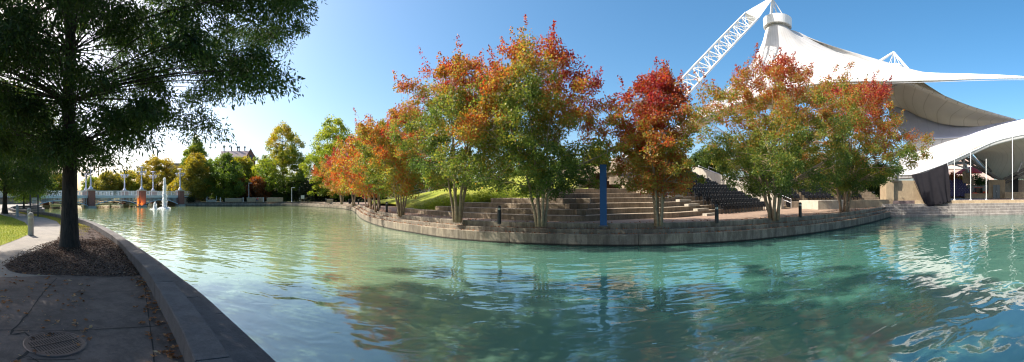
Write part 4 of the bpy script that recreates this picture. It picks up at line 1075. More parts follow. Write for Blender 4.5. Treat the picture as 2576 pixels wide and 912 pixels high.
membrane(rows,'front_skin',M['tent'],tent)
# back skin
bedge=[PD(1677,337,41),PD(1720,330,56)+Vector((0,0,-1)),PD(1800,300,75),PD(1900,280,88),PD(2020,260,96),PD(2120,235,98),PD(2220,215,92),PD(2380,204,76),PD(2620,197,56)]
B0=[ringpt(2-(k/(ne-1))) for k in range(ne)]; B0[0]=R0[0]; B0[-1]=R0[-1]
rows=[B0]
for j,f in enumerate(fr+[.8]):
    rr_=[]
    for k in range(ne):
        s=B0[k].lerp(bedge[k],f); s.z-=(B0[k].z-bedge[k].z)*.28*math.sin(PI*f**.62); rr_.append(s)
    rr_[0]=(mid[j][0] if j<3 else Rm[0]); rr_[-1]=(mid[j][-1] if j<3 else Rm[-1]); rows.append(rr_)
rows.append(bedge); membrane(rows,'back_skin',M['tent'],tent,8,8)
cable(edge,.11,'edge_cable',M['steel_white'],tent)
cable([e+Vector((0,0,-.28)) for e in edge],.04,'edge_clamp',M['steel_grey'],tent)
cable([Vector(p) for p in [R0[-1]]+rp+[edge[-1]]],.09,'ridge_cable',M['steel_white'],tent)
cable([Vector(p) for p in [R0[0]]+lp+[edge[0]]],.09,'ridge_cable',M['steel_white'],tent)
# little flap and clamp cable under the front edge
cable([PD(2130,215,49),PD(2180,214,50),PD(2235,218,51),PD(2256,214,52)],.05,'clamp_cable',M['steel_dark'],tent)
# mast : tapered three-chord lattice with solid tapering head
mast=empty('lattice_mast',(0,0,0),0,'long white lattice mast leaning over the canopy from its concrete pier','mast')
top=PD(1944,-6,56.5); bot=PD(1572,398,39); bot.z=hh+.1
ax=(top-bot); Lm=ax.length; ax.normalize(); s1=ax.cross(Vector((0,0,1))).normalized(); s2=s1.cross(ax)
def mp(t,k,w): 
    a=2*PI*k/3+PI/2+.35; return bot+ax*(Lm*t)+(s1*math.cos(a)+s2*math.sin(a))*w
def wd(t): return .25+.92*min(1,t/.12) if t<.12 else (1.17 if t<.80 else 1.17-1.1*(t-.80)/.20)
for k in range(3):
    m=MB(); ts=np.linspace(0,.80,20); m.tube([mp(t,k,wd(t)) for t in ts],.135,8); m.build('chord',M['steel_white'],mast,smooth=True)
m=MB(); nb_=22; ts=np.linspace(.06,.80,nb_)
for i,t in enumerate(ts):
    for k in range(3):
        m.tube([mp(t,k,wd(t)),mp(t,(k+1)%3,wd(t))],.05,5)
        if i<nb_-1:
            t2_=ts[i+1]; a,b=(k,(k+1)%3) if i%2 else ((k+1)%3,k); m.tube([mp(t,a,wd(t)),mp(t2_,b,wd(t2_))],.055,5)
m.build('lattice',M['steel_white'],mast)
m=MB(); vs=[];ts=(.80,.9,1.0)
for t in ts:
    for k in range(3): vs.append(mp(t,k,wd(t)+.12))
m.add(vs,[(i*3+k,i*3+(k+1)%3,(i+1)*3+(k+1)%3,(i+1)*3+k) for i in range(2) for k in range(3)]+[(2,1,0),(6,7,8)]); m.build('mast_head',M['steel_white'],mast,bevel=.05)
# hangers between mast tip and ring
for k,(dx,r_) in enumerate([(-1.0,.26),(1.3,.09),(.2,.10)]):
    m=MB(); m.tube([top+Vector((0,0,-.2)),rc+rtv*dx+vw*(.6*(k-1))+Vector((0,0,.6))],[r_*.8,r_],8); m.build('hanger',M['steel_white'],mast)
# second canopy, its ring and little masts
t2=empty('tensile_canopy',(0,0,0),0,'second peaked fabric canopy with ribbed tan underside behind the main one','tent roof')
topr=[PD(2130,200,57),PD(2190,214,60),PD(2252,203,63),PD(2318,226,64),PD(2425,268,64),PD(2500,290,63),PD(2556,303,62)]
botr=[PD(2140,330,66),PD(2200,262,68),PD(2268,273,70),PD(2320,297,69),PD(2388,315,67),PD(2480,318,65),PD(2556,303.5,62)]
midr=[a.lerp(b,.5)+Vector((.5,1.2,.25)) for a,b in zip(topr,botr)]; midr[-1]=topr[-1].lerp(botr[-1],.5)
membrane([topr,midr,botr],'underside_skin',M['tent_in'],t2,8,8)
outr=[PD(2150,195,58),PD(2200,196,60.5),PD(2262,196,63),PD(2322,219,64),PD(2428,262,64),PD(2502,285,63),PD(2556,300,62)]
membrane([outr,topr],'rim_skin',M['tent'],t2,8,3)
pk=PD(2250,172,74)
back=[PD(2120,230,90),PD(2170,215,92),PD(2250,225,98),PD(2330,265,98),PD(2430,293,90),PD(2510,303,78),PD(2556,300,62)]
ring2=[pk+(-rtv*math.cos(PI*k/6)*1+vw*math.sin(PI*k/6)*.4)*1.7 for k in range(7)]
membrane([outr,[a.lerp(b,.45)-Vector((0,0,1.9)) for a,b in zip(outr,ring2)],ring2],'upper_skin',M['tent'],t2,8,6)
membrane([ring2,[a.lerp(b,.4)-Vector((0,0,3.2)) for a,b in zip(ring2,back)],back],'back_skin',M['tent'],t2,8,6)
m=MB(); m.lathe(pk,[(1.6,-.2),(1.7,.35),(1.55,.5),(.5,.75),(.0001,.8)],24); m.build('ring_cap',M['steel_white'],t2,smooth=True)
ap2=PD(2248,131,74)
for k,(q,r_) in enumerate([(PD(2196,166,72),.34),(PD(2292,184,73),.34),(PD(2315,222,76),.16)]):
    m=MB(); m.tube([ap2,q],[r_*.5,r_],8); m.build('mast_leg',M['steel_white'],t2)
for k in range(5):
    a=2*PI*k/5; m=MB(); m.tube([ap2,pk+Vector((1.2*math.cos(a),1.2*math.sin(a),.5))],.06,5); m.build('hanger',M['steel_white'],t2)
m=MB(); q0,q1=PD(2292,184,73),PD(2312,222,76); q2,q3=PD(2278,195,73),PD(2296,226,76)
m.tube([q0,q1],.1,5); m.tube([q2,q3],.1,5)
for k in range(5):
    m.tube([q0.lerp(q1,k/4),q2.lerp(q3,min(1,(k+.5)/4))],.06,4)
m.build('leg_lattice',M['steel_grey'],t2)
# ridge joining inner fabric, its blue shade tinted into the colour
t3=empty('tensile_canopy',(0,0,0),0,'low white stage canopy sweeping down to the black curtain','tent roof')
topw=[Vector(p) for p in botr]
top3=[PD(2290,352,60),PD(2320,351,60),PD(2370,349,59.5),PD(2425,345,59),PD(2470,330,58.5),PD(2525,313,58),PD(2600,296,57.5)]
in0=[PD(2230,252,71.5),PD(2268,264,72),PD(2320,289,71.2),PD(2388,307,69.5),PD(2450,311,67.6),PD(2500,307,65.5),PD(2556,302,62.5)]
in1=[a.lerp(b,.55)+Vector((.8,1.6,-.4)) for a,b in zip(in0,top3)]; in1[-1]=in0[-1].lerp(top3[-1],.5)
membrane([in0,in1,top3],'inner_skin',M['tent_blue_shade'],t3,8,8)
bot3=[PD(2262,441,48.5),PD(2300,438,48.6),PD(2356,420,48.8),PD(2400,402,49),PD(2452,378,49.3),PD(2515,352,49.5),PD(2620,330,50)]
m3=[a.lerp(b,.5)+Vector((.3,.4,-.5)) for a,b in zip(top3,bot3)]
m3[0]=PD(2262,400,53); 
membrane([top3,m3,bot3],'outer_skin',M['tent_low'],t3,8,8)
lip=[p+Vector((.12,.25,-.55)) for p in bot3]; membrane([bot3,lip],'hem',M['tent_low'],t3,10,3)
cable(bot3,.09,'edge_cable',M['steel_grey'],t3)
cable(top3,.06,'edge_cable',M['steel_white'],t3)
# stage inside: underside fabric, raking steel
un0=[p+Vector((.6,1.2,-.05)) for p in bot3[3:]]
un_b=[PD(2452,392,64),PD(2480,425,66),PD(2510,452,67),PD(2640,445,67)]
un_m=[PD(2440,385,56),PD(2490,385,58),PD(2535,395,60),PD(2640,385,60)]
membrane([un0,un_m,un_b],'lining',M['tent_in'],t3,10,8)
ins=empty('stage_roof_frame',(0,0,0),0,'raking dark steel trusses bracing the stage canopy','steel frame')
for a,b,r_ in [((2424,393,58),(2516,453,64),.22),((2412,398,58),(2500,446,64),.2),((2640,392,60),(2524,454,64),.24),((2640,405,60),(2530,460,64),.2),((2385,410,55),(2440,427,58),.13),((2424,425,58),(2426,396,58),.13),((2452,382,62),(2494,432,64),.2),((2450,398,60),(2462,428,62),.12),((2560,433,62),(2575,400,62),.12)]:
    m=MB(); m.tube([PD(*a),PD(*b)],r_,8); m.build('strut',M['steel_beam'] if r_>.14 else M['steel_grey'],ins)
# ---------------------------------------------------------------- stage
s_in=offset(stage_line,2.1); s_b=[p+Vector((.82,.57,0))*16 for p in (s_in[0],s_in[-1])]
ins_d=sd; inn=Vector((-sd.y,sd.x,0))
sg=empty('stage',(0,0,0),0,'wide raised stage floor with a tan front kerb','stage')
A=s0+inn*2.1; A2=A+sd*34
MB().prism([A+sd*3.2,A2,A2+inn*.6,A+sd*3.2+inn*.6],-.3,.755).build('front_kerb',M['conc_tan'],sg,bevel=.03)
MB().prism([A+inn*.6-sd*2,A2+inn*.6,A2+inn*15,A+inn*15-sd*2],-.3,.74).build('floor',M['stagefloor'],sg)
# pier wall beside the curtain
pwx=empty('pier_wall',(0,0,0),0,'tan pebbled concrete pier wall dappled with shade beside the black curtain','wall')
A_=PZ(2226,45.6); B_=PZ(2300,47.0); d_=(B_-A_).normalized(); n_=Vector((-d_.y,d_.x,0))
Bm=A_.lerp(B_,.26)
MB().prism([A_-n_*.5,Bm-n_*.5,Bm+n_*2,A_+n_*2],-.5,1.7+46*(485-456)/F).build('wall_block',M['conc_tan'],pwx,bevel=.03)
MB().prism([Bm+d_*.02,B_+d_*1.6,B_+d_*1.6+n_*1.5,Bm+d_*.02+n_*1.5],-.5,1.7+46.5*(485-454)/F).build('wall_block',M['conc_tan'],pwx,bevel=.03)
m=MB(); m.lathe(PZ(2246,45.9,3.3),[(.7,-.2),(.75,.5),(.45,1.3),(.1,1.9)],12); o=m.build('fabric_wrap',M['tent'],smooth=True); tag(o,'bunched white fabric wrapped round the canopy corner on the pier','fabric wrap')
# curtain
def curtain():
    r=empty('stage_curtain',(0,0,0),0,'black cloth curtain hung from the canopy edge beside the stage','curtain')
    n=60; P=[]
    tl=[(2293,440,47.6),(2320,436,47.8),(2350,425,48.0),(2384,411,48.2)]; bl=[(2320,505,45.2),(2338,519,44.6),(2372,513,45.0),(2391,508,45.6)]
    T=catmull([PD(*q) for q in tl],20); B=catmull([PD(*q) for q in bl],20)
    for j in range(len(T)):
        u=j/(len(T)-1); col=[]
        for i in range(25):
            v=i/24; p=T[j].lerp(B[j],v); a=.10+.10*v
            w=a*.6*math.sin(u*31+1.5*math.sin(v*2))+.08*math.sin(u*17+v*3)+.12*math.sin(u*9-v*5)*v
            p=p-vw*w-vw*.5*math.sin(PI*v)*.3; col.append(p)
        P.append(col)
    m=MB(); m.grid(P); m.build('cloth',M['curtain'],r,smooth=True,solid=.02)
    m=MB(); m.tube([PD(2384,411,48.25),PD(2391,508,47.2)],.05,6); m.build('edge_pole',M['steel_grey'],r)
    m=MB(); m.tube(catmull([PD(2293,441,47.5),PD(2310,480,46.5),PD(2335,519.5,45.9),PD(2366,506,46.0),PD(2372,492,46.1)],6),.03,5); m.build('rope',M['black'],r)
curtain()
stays=[(2401,'thin pale steel stay closest to the black curtain',386),(2442,'thin pale steel stay in front of the orange utility vehicle',382),(2481,'thin pale steel stay between the vehicle and the grey door',400),(2547,'thin pale steel stay before the dark stage opening',345)]
for px,l,yt in stays:
    u_=(px-CX)/F; dr=Vector((math.sin(u_),math.cos(u_),0)); k_=A+inn*.3
    den=dr.x*sd.y-dr.y*sd.x; t_=(k_.x*sd.y-k_.y*sd.x)/den; q=dr*t_
    r=empty('stay_rod',(q.x,q.y,.755),0,l,'steel rod','thin steel stays along the stage kerb')
    zt=PD(px,yt,t_).z-.755
    m=MB(); m.tube([(0,0,.1),(0,0,zt)],.045,6); m.build('rod',M['steel_white'],r); m=MB(); m.lathe((0,0,0),[(.16,0),(.15,.1),(.07,.14),(.06,.4)],10); m.build('foot',M['steel_grey'],r)
# back of stage
r=empty('stage_house',(0,0,0),0,'tan concrete back wall of the stage with grey double door','building')
def quadwall(x0,x1,d0,d1,z0,z1,th,name,mat,parent,**k):
    a=PZ(x0,d0);b=PZ(x1,d1);dd=(b-a).normalized();n=Vector((-dd.y,dd.x,0))
    return MB().prism([a,b,b+n*th,a+n*th],z0,z1).build(name,mat,parent,**k)
def zz(y,d,h=484.6): return 1.7+d*(h-y)/F
quadwall(2488,2529,63,63.5,.5,zz(452,63),1.6,'wall',M['conc_tan'],r)
quadwall(2529,2545,66,66.5,.5,zz(443,66),.8,'wall',M['conc_pale'],r)
quadwall(2545,2562,65,65,.6,zz(440,65),.5,'opening',M['rubber'],r)
quadwall(2562,2650,67,69,.5,zz(452,67),1,'wall',M['tanwall'],r)
quadwall(2527,2600,62,62,.6,zz(483,62),.8,'bench_ledge',M['conc_tan'],r)
d=quadwall(2498,2515.5,62.9,63.1,.6,zz(465,63),.3,'door',M['doorgrey'],r)
m=MB(); p=PZ(2507.5,62.85,1.9); m.box(p,(.08,.06,.25)); m.build('handle',M['steel_white'],d)
p=PZ(2506.7,62.88,2.0); MB().box(p,(.03,.03,2.3)).build('door_gap',M['black'],d)
# blue seats (too small and too many to single out) on their bank
bk=empty('seating_bank',(0,0,0),0,'concrete bank under the sunlit blue seats across the stage','seating bank')
for k in range(10):
    quadwall(2378,2450-k*2.4,66+k*1.0,66+k*1.0,.5,.75+.34*k,1.0,'step',M['conc_stage'],bk)
m=MB()
M['seatblue']=plain('navy_seat_plastic',(.018,.022,.14),.4)
for k in range(10):
    n=int((2447-k*3.2-2384)/7.2)
    for c in range(n+1):
        p=PZ(2384+c*7.2+(k%2)*1.5,66.1+k*1.0,.75+.34*k); az=math.atan2(-p.x,p.y)
        m.mi=0; m.box(p+Vector((0,0,.55)),(.46,.08,.45),rz=az); m.box(p+Vector((0,0,.35)),(.44,.3,.1),rz=az); m.mi=1; m.box(p-Vector((p.x,p.y,0)).normalized()*.05+Vector((0,0,.72)),(.1,.02,.05),rz=az)
tag(m.build('blue_seat_rows',[M['seatblue'],M['plate']]),kind='stuff')
stt=empty('stairs',(0,0,0),0,'sunlit concrete steps behind the orange utility vehicle','stairs')
for k in range(10): quadwall(2446-k*1.5,2490,70+k*.7,70+k*.7,.5,1.0+.26*k,.7,'stair_tread',M['conc_pale'],stt)
lp_=empty('ledge',(0,0,0),0,'low tan ledge under the orange utility vehicle','ledge'); quadwall(2431,2490,62,63,.6,zz(486.5,62),1.4,'ledge_block',M['conc_tan'],lp_)
# utility vehicle
az=math.radians(-58); vp=PZ(2467,66.5,.78)
v=empty('utility_vehicle',vp,az,'small orange utility vehicle with dark cab parked behind the stage','utility vehicle')
m=MB(); m.box((.25,0,.62),(3.1,1.35,.42)); m.box((-1.15,0,.72),(.75,1.3,.5)); m.build('body',M['orange'],v,bevel=.08)
m=MB(); m.box((.95,0,.98),(1.4,1.4,.36)); m.build('cargo_bed',M['orange'],v,bevel=.03)
m=MB(); m.box((-.35,0,1.86),(1.35,1.35,.1)); m.build('roof',M['orange'],v,bevel=.04)
for x,lean in((-1.05,.25),(.28,0)):
    for y in(-.62,.62): m=MB(); m.tube([(x-lean,y,.85),(x+lean*.6,y,1.82)],.05,6); m.build('cab_post',M['black'],v)
m=MB(); m.box((-.4,0,1.3),(1.2,1.18,.85)); m.build('cab_glass',M['darkglass'],v,bevel=.05)
for x in(-.95,1.1):
    for y in(-.66,.66):
        m=MB(); m.tube([(x,y-.13,.34),(x,y+.13,.34)],.34,16); w=m.build('wheel',M['rubber'],v)
        m=MB(); m.tube([(x,y-.14,.34),(x,y+.14,.34)],.17,10); m.build('rim',M['steel_grey'],w)
# red awning, raking pier, pinkish building beyond
aw=empty('awning',(0,0,0),0,'curved red awning rising behind the far stage seats','awning')
rows=[[PD(2402,437,84),PD(2418,428,83),PD(2436,421,83),PD(2455,421,83),PD(2470,428,84)],[PD(2402,438,80),PD(2420,437,79),PD(2438,436,79),PD(2455,436,79),PD(2471,436,80)]]
M['redfab']=fabric('red_awning_fabric',(.62,.02,.02),(.5,.015,.015),6,.2)
membrane(rows,'fabric',M['redfab'],aw,6,4)
m=MB(); m.tube([PD(2402,438,80),PD(2471,436,80)],.1,6); m.tube([PD(2436,436,79.5),PZ(2436,79.5,.8)],.1,6); m.build('support_pole',M['steel_grey'],aw)
rk=empty('raking_pier',(0,0,0),0,'tan wedge shaped concrete pier carrying a white strut behind the stage','concrete pier')
a=[PD(2430,430,72),PD(2439,430,72),PD(2455,463,72),PD(2430,463,72)]; m=MB(); m.add(a+[p+vw*1.5 for p in a],[(0,1,2,3),(7,6,5,4),(0,4,5,1),(1,5,6,2),(2,6,7,3),(3,7,4,0)]); m.build('pier_body',M['conc_tan'],rk,bevel=.03)
m=MB(); m.tube([PD(2434,432,72),PD(2420,395,66)],.35,8); m.build('strut',M['steel_white'],rk,smooth=True)
m=MB(); m.tube([PD(2483,432,70),PD(2440,392,66)],.4,8); m.build('strut',M['steel_white'],rk,smooth=True)
pb=empty('pink_building',(0,0,0),0,'pale pinkish building facade glimpsed through the stage opening','building')
M['pinkwall']=plain('pinkish_render',(.48,.36,.32),.8)
quadwall(2370,2500,120,120,0,zz(398,120),6,'wall',M['pinkwall'],pb); quadwall(2370,2500,119.7,119.7,zz(424,120),zz(419,120),.5,'cornice',M['white'],pb); quadwall(2380,2495,119.8,119.8,zz(413,120),zz(406,120),.4,'window',M['darkglass'],pb)
for px,d,z,rx,h,l,mt,t in [(2402,76,3.6,2.0,2.1,'rusty orange bush above the blue seats',M['leaf_red'],(.35,.2,.3)),(2421,77,3.6,1.6,1.8,'golden bush beside the rusty bush above the blue seats',M['leaf_gold'],(.5,.2,.3)),
      (2458,78,2.6,2.4,3.0,'dark green bush right behind the raking pier',M['leaf_green'],(.1,.3,.2)),(2478,78,2.2,2.0,2.4,'bright green bush above the sunlit concrete steps',M['leaf_green'],(.4,.3,.2)),(2572,78,.8,2.5,5,'green bush seen through the stage opening',M['leaf_lime'],(.2,.3,.2))]:
    shrub(PZ(px,d,z),rx,1.4,h,2200,l.replace('right ',''),mt,t,int(px),leaf=(.28,.16))
# ---------------------------------------------------------------- hedges and the dark planting beyond the promenade
def hedge(x0,x1,d,h,label,mat,tint,seed,th=1.4,n=9000,leaf=(.28,.16)):
    r=np.random.default_rng(seed); a=PZ(x0,d);b=PZ(x1,d);dd=b-a;W=dd.length
    root=empty('hedge',(a.x,a.y,0),math.atan2(dd.y,dd.x),label,'hedge')
    P=r.uniform([0,-th/2,0],[W,th/2,h],(n,3)); f=r.uniform(size=n)<.75; side=r.integers(0,2,n)
    P[f&(side==0),1]=-th/2+r.normal(size=(f&(side==0)).sum())*.06; P[f&(side==1),2]=h+r.normal(size=(f&(side==1)).sum())*.08
    P[:,2]*=1+.10*np.sin(P[:,0]*.7+seed)+.05*np.sin(P[:,0]*1.9)
    D=r.normal(size=(n,3)); D/=np.linalg.norm(D,axis=1,keepdims=True)
    leafmesh('foliage',P,D,leaf[0],leaf[1],tint+.25*fn(P,.8,seed)+r.normal(size=n)*.12,mat,root,seed=seed)
    for i in range(int(W/1.5)+1): m=MB(); m.tube([(i*1.5,0,-.05),(i*1.5+.1,0,h*.8)],[.06,.02],5); m.build('stem',M['bark'],root)
hedge(672,752,112,2.6,'clipped green hedge behind the tall oak trunk',M['leaf_green'],.35,1)
hedge(612,672,113,2.3,'darker clipped hedge behind the seated person',M['leaf_dark'],.8,2)
# deep evergreen thicket behind, one by one
thick=[(470,122,5.5,'on the bridge side of the golden birch'),(508,124,7,'in the gap behind the small handrail stair'),(548,123,6.5,'under the grey green birch'),(588,124,7.5,'behind the low wall by the birch'),(628,125,6,'behind the red shrub'),
  (670,124,7,'behind the clipped hedge'),(712,122,7.5,'straight behind the tall oak trunk'),(755,112,8,'behind the notice board'),(790,105,8,'under the lime coloured tree'),(828,102,8,'behind the short planter'),(866,100,8,'behind the first distant myrtle'),(905,100,6,'beyond the distant trash bin')]
for i,(px,d,h,l) in enumerate(thick):
    shrub(PZ(px,d),5.2,3.0,h,4200,'dark evergreen thicket bush '+l,M['leaf_dark'],(.3,.3,.3),300+i,leaf=(.5,.28),group='dark evergreen bushes beyond the promenade',name='evergreen_bush')
shrub(PZ(478,108,0),2.6,1.4,2.0,2500,'low dark shrub at the foot of the golden birch',M['leaf_dark'],(.6,.3,.3),333,leaf=(.3,.16))
# ---------------------------------------------------------------- trees
def at(px,y,z=0): p=G(px,y,z); return (p.x,p.y,0)
def ctree(name,label,base,prof,**k): return make_tree(name,label,base,prof,**k)
# the big oak
def oakkeep(base,p):
    x,y,z=base[0]+p[0],base[1]+p[1],p[2]
    return math.hypot(x,y)>4.2
ob=(OAK.x,OAK.y,0)
make_tree('oak_tree','huge dark oak leaning its crown over path, coping and pond',ob,
    [(2.9,2.0),(3.9,3.9),(5.2,5.5),(6.6,6.9),(8.2,8.3),(10,9.7),(12.5,8.8),(15,4.8),(16.6,1.5)],820,520,leaf=(.135,.043),crad=.72,stems=1,trunk_r=.27,trunk_top=.93,fork=.2,
    nlimb=34,lmat=M['leaf_oak'],tint=(.25,.2,.16,.16),droop=.55,seed=21,shell=.42,lump=.16,flat=.55,limbr=.33,keep=oakkeep,sprig=0)
# crape myrtles along the wall : (px,y,profile,...)
def myrtle(px,y,label,prof,ncl,nleaf,seed,leaf=(.13,.075),tint=(.05,.62,.2,.09),d=None,stems=6,tr=.17,lean=(0,0),crad=.48,sprig=26,lump=.28,**k):
    b=PZ(px,d) if d else G(px,y)
    make_tree('crape_myrtle',label,(b.x,b.y,0),prof,int(ncl*1.45),int(nleaf*.92),leaf=(leaf[0]*1.0,leaf[1]*1.1),crad=crad*1.08,stems=stems,trunk_r=tr,trunk_top=.78,fork=.2,nlimb=16,
        bark=M['bark_myrtle'],lmat=M['leaf_myrtle'],tint=tint,droop=.18,seed=seed,group='crape myrtles along the stepped wall',lean=lean,sprig=sprig,shell=.5,lump=lump,**k)
myrtle(1360,567,'tallest crape myrtle, red and orange on top, thick trunk clump behind the wall',[(1.7,1.6),(2.3,3.4),(3.3,4.1),(5,4.1),(7,3.7),(8.7,2.7),(9.9,1.1)],270,190,31,lean=(-.4,0),tr=.20,sprig=34,tint=(.14,.66,.30,.11))
myrtle(1151,557.5,'broad crape myrtle with six fanned trunks in front of the sunlit lawn',[(2.2,1.4),(2.9,2.9),(4.4,3.9),(6.2,4.1),(8.2,3.5),(9.6,2.3),(10.5,1)],250,170,32,tr=.19,tint=(.13,.58,.32,.11))
myrtle(1656,566.5,'narrow crape myrtle with the reddest crown, before the terrace steps',[(1.9,1.3),(2.5,2.3),(3.4,2.3),(5,2.1),(6.4,2.1),(7.5,1.3),(8.4,.5)],190,150,33,stems=5,tr=.16,tint=(.38,.36,.28,.11),crad=.42)
myrtle(1948,552,'wide spreading crape myrtle with a low forked trunk before the parapet',[(1.7,1.6),(2.5,4.0),(4.2,4.7),(6.4,4.9),(8.2,4.1),(9.5,2.6),(10.2,1)],290,170,34,tr=.22,tint=(.15,.64,.30,.11),stems=5)
myrtle(2124,534.5,'last crape myrtle beside the planter wall, overlapping the white canopy',[(1.9,1.8),(2.8,4.2),(4.6,5.5),(7,5.9),(9,5.0),(10.6,3.4),(11.5,1.3)],340,160,35,tr=.26,tint=(.16,.64,.30,.11),leaf=(.15,.09),lean=(1.0,-.5),crad=.56)
myrtle(1009,542.8,'crape myrtle with a low side limb reaching over the wall',[(1.8,1.6),(2.6,3.2),(4.2,3.9),(6,3.9),(7.5,3.0),(8.6,1.5)],210,140,36,leaf=(.15,.09),tint=(.30,.42,.28,.11))
for i,(px,d,l,s,t) in enumerate([(948,38.5,'crape myrtle with twin trunks beside the black bollard light',1.0,.32),(936,44,'crape myrtle just behind the twin trunked one',1.0,.36),(923,52,'medium orange crape myrtle midway along the walk',1.05,.42),
        (890,62,'orange crape myrtle near the far bend of the wall',1.15,.42),(860,73,'rusty crape myrtle closest to the promenade planter',1.15,.34)]):
    pr=[(1.8,1.6),(2.6,3.4),(4.2,4.2),(6,4.1),(7.8,3.0),(8.8,1.3)]
    myrtle(px,0,l,[(z*s,r_*s) for z,r_ in pr],120,100,40+i,leaf=(.22,.13),d=d,tint=(t+.17,.25,.28,.11),stems=4,tr=.17,crad=.62,sprig=14)
# background trees : (px centre, top y, d, half width px, low y, material, tint, label, trunk)
def bgtree(px,ytop,d,hw,ylow,mat,tint,label,seed,ncl=90,nl=85,leaf=(.42,.26),shape='round',stems=1,tr=.3,lump=.25,crad=1.25,droop=.25,name='broadleaf_tree',bk=None,h=491):
    b=PZ(px,d); zt=EYE+d*(h-ytop)/F; zl=max(.3,EYE+d*(h-ylow)/F); R=hw*d/F; H=zt-zl
    if shape=='round': pr=[(0,.45),(.15,.8),(.4,1),(.65,.92),(.85,.6),(1,.2)]
    elif shape=='cone': pr=[(0,.8),(.2,1),(.5,.7),(.8,.35),(1,.06)]
    else: pr=[(0,.7),(.2,1),(.42,.97),(.65,.8),(.85,.55),(1,.22)]
    make_tree(name,label,(b.x,b.y,0),[(zl+t*H,max(.3,r_*R-crad*.25)) for t,r_ in pr],int(ncl*1.6),int(nl*1.2),leaf=leaf,crad=crad,stems=stems,trunk_r=tr,trunk_top=.85,fork=.2,nlimb=10,bark=bk,lmat=mat,tint=tint,droop=droop,seed=seed,shell=.42,lump=lump)
bgtree(712,309,112,70,480,M['leaf_mix'],(.12,.62,.2,.12),'tall oak with golden top and green skirts on the promenade',101,150,110,shape='crown',tr=.45)
bgtree(838,297,100,72,495,M['leaf_lime'],(.25,.3,.2,.12),'tall yellow lime coloured tree beside the crape myrtles',102,150,110,shape='crown',tr=.4)
bgtree(492,384,110,46,497,M['leaf_gold'],(.1,.45,.2,.12),'golden birch with several pale stems next to the bridge',103,130,110,stems=4,droop=.6,tr=.3)
bgtree(564,386,111,58,494,M['leaf_mix'],(.08,.12,.15,.10),'grey green weeping birch with a pale trunk',104,140,110,droop=.6,tr=.35)
bgtree(493,344,150,37,420,M['leaf_mix'],(.2,.25,.15,.1),'green pointed tree rising behind the golden birch',105,110,90,shape='cone',leaf=(.5,.3))
bgtree(622,392,128,36,480,M['leaf_mix'],(.35,.25,.2,.12),'olive orange tree below the brick gables',106,100,90)
bgtree(648,445,112,34,498,M['leaf_red'],(.1,.35,.3,.12),'small crimson shrub tree beside the light pole',107,70,90,crad=.9)
bgtree(598,391,126,34,480,M['leaf_mix'],(.25,.3,.2,.12),'olive tree between the grey green birch and the brick building',121,100,90)
bgtree(665,398,122,34,470,M['leaf_lime'],(.3,.3,.2,.12),'yellow green tree just west of the tall oak',108,90,90)
bgtree(610,445,113,30,495,M['leaf_red'],(.1,.3,.3,.12),'rusty brown shrub tree next to the birch',109,60,80,crad=.9)
bgtree(396,392,140,62,492,M['leaf_gold'],(.25,.35,.2,.12),'golden tree behind the fountain and bridge lamps',110,130,100,leaf=(.5,.32))
bgtree(330,424,150,46,492,M['leaf_mix'],(.3,.3,.2,.12),'olive green tree beyond the widest bridge arch',111,100,90,leaf=(.5,.32))
bgtree(278,428,146,42,492,M['leaf_gold'],(.05,.45,.2,.12),'green gold tree beyond the second bridge pier',112,100,90,leaf=(.5,.32))
bgtree(232,442,155,30,495,M['leaf_mix'],(.1,.3,.2,.12),'thin green tree showing just east of the oak trunk',113,80,80,leaf=(.5,.32))
bgtree(147,436,142,42,495,M['leaf_gold'],(.15,.35,.2,.12),'olive gold tree beyond the bridge west of the oak trunk',114,100,90,leaf=(.5,.32))
bgtree(90,440,132,36,498,M['leaf_lime'],(.1,.3,.2,.12),'lime green tree behind the lawn end of the bridge',115,80,90)
bgtree(40,452,120,42,498,M['leaf_gold'],(.4,.35,.2,.12),'deep yellow tree low beyond the lawn',116,80,90)
bgtree(-20,440,110,50,498,M['leaf_mix'],(.3,.3,.2,.12),'yellowing tree at the far edge of the lawn',117,80,90)
bgtree(448,452,118,34,498,M['leaf_gold'],(.2,.4,.2,.12),'short golden tree by the promenade end of the bridge',118,60,80,crad=.9)
bgtree(12,190,37,175,470,M['leaf_oak'],(.45,.25,.25,.16),'second dark oak standing beyond the pale bollards',119,330,190,leaf=(.24,.07),crad=1.0,tr=.26,droop=.45,name='oak_tree',shape='crown')
bgtree(60,330,56,75,492,M['leaf_lime'],(.0,.25,.2,.14),'sunlit green weeping tree beside the bay of the pond',120,170,130,leaf=(.26,.1),crad=1.0,tr=.14,droop=.6)
# greenery beyond the terraces and seats
gr=[(1300,420,74,60,492,M['leaf_green'],'dark tree beyond the crest of the lawn'),(1020,420,98,60,492,M['leaf_green'],'deep green tree past the lawn between myrtles'),(1430,392,58,48,470,M['leaf_green'],'green tree above the tan sloping tube'),
    (1500,372,62,40,460,M['leaf_mix'],'yellow green tree above the concrete anchor pier'),(1600,380,70,48,450,M['leaf_green'],'green tree behind the top of the terraces'),(1690,385,66,46,440,M['leaf_mix'],'light green tree beyond the upper black seats'),
    (1790,370,66,46,440,M['leaf_green'],'dark green tree above the sloping parapet'),(1900,345,72,56,430,M['leaf_green'],'dark green tree behind the shaded seating bank'),(1120,430,92,50,490,M['leaf_dark'],'dark pine like tree past the lawn'),(960,440,104,40,495,M['leaf_dark'],'dark tree beyond the far end of the lawn')]
gr+= [(1990,400,66,50,478,M['leaf_dark'],'dark tree behind the seating bank beneath the main canopy'),(2070,392,70,50,478,M['leaf_green'],'green tree behind the seating bank near the last myrtle'),(2150,405,68,46,482,M['leaf_dark'],'dark tree behind the top seat rows'),(2215,415,66,40,488,M['leaf_green'],'green tree just behind the pier wall')]
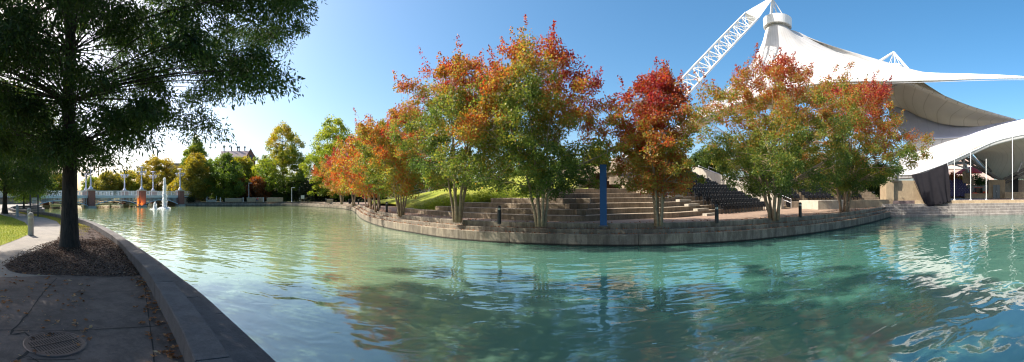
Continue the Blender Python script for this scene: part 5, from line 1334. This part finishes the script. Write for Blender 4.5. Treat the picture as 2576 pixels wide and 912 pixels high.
for i,(px,yt,d,hw,yl,mt,l) in enumerate(gr): bgtree(px,yt,d,hw,yl,mt,(.25,.3,.2,.1),l,140+i,80,90,leaf=(.34,.2),crad=1.1,h=487)
# fence at the lawn crest
fe=empty('fence',(0,0,0),0,'thin dark metal fence along the crest of the lawn','fence')
a=PZ(1035,72,1.5);b=PZ(1100,60,2.4)
for k in range(9):
    p=a.lerp(b,k/8); MB().box(p+Vector((0,0,.5)),(.06,.06,1.2)).build('post',M['steel_dark'],fe)
for dz in(1.05,.5):
    m=MB(); m.tube([a+Vector((0,0,dz)),b+Vector((0,0,dz))],.035,5); m.build('rail',M['steel_dark'],fe)
# ---------------------------------------------------------------- light, sky, camera
SAZ=math.radians(-86); SEL=math.radians(43)
sv=Vector((math.sin(SAZ)*math.cos(SEL),math.cos(SAZ)*math.cos(SEL),math.sin(SEL)))
sl=bpy.data.lights.new('sun','SUN'); sl.energy=4.8; sl.angle=math.radians(.55); sl.color=(1,.93,.82)
so=bpy.data.objects.new('sun',sl); COL.objects.link(so); so.rotation_euler=sv.to_track_quat('Z','Y').to_euler()
w=bpy.data.worlds.new('World'); SC.world=w; w.use_nodes=True; nt=w.node_tree
sk=nt.nodes.new('ShaderNodeTexSky'); sk.sky_type='NISHITA'; sk.sun_disc=False; sk.sun_elevation=SEL; sk.sun_rotation=SAZ
sk.air_density=.9; sk.dust_density=3.6; sk.ozone_density=1.6; sk.altitude=250
bgn=nt.nodes['Background']; hs=N(nt,'ShaderNodeHueSaturation',Hue=.489,Saturation=1.32,Value=1.0); nt.links.new(sk.outputs[0],hs.inputs['Color']); nt.links.new(hs.outputs[0],bgn.inputs[0]); bgn.inputs[1].default_value=.15
cd=bpy.data.cameras.new('camera'); co=bpy.data.objects.new('camera',cd); COL.objects.link(co); SC.camera=co
co.matrix_world=Matrix(((CR,SR,0,0),(0,0,-1,0),(-SR,CR,0,EYE),(0,0,0,1)))
cd.clip_end=5000; cd.clip_start=.05
cd.type='PANO'
try: cc=cd; cc.panorama_type='CENTRAL_CYLINDRICAL'
except Exception: cc=cd.cycles; cc.panorama_type='CENTRAL_CYLINDRICAL'
U=1288/F
cc.central_cylindrical_range_u_min=-U; cc.central_cylindrical_range_u_max=U
cc.central_cylindrical_range_v_min=(HY-911.6)/F; cc.central_cylindrical_range_v_max=HY/F
cc.central_cylindrical_radius=1.0
SC.render.engine='CYCLES'
SC.view_settings.view_transform='Standard'; SC.view_settings.look='None'; SC.view_settings.exposure=.75; SC.view_settings.gamma=1
SC.cycles.filter_width=1.15; SC.cycles.max_bounces=8; SC.cycles.transparent_max_bounces=8; SC.cycles.use_denoising=True
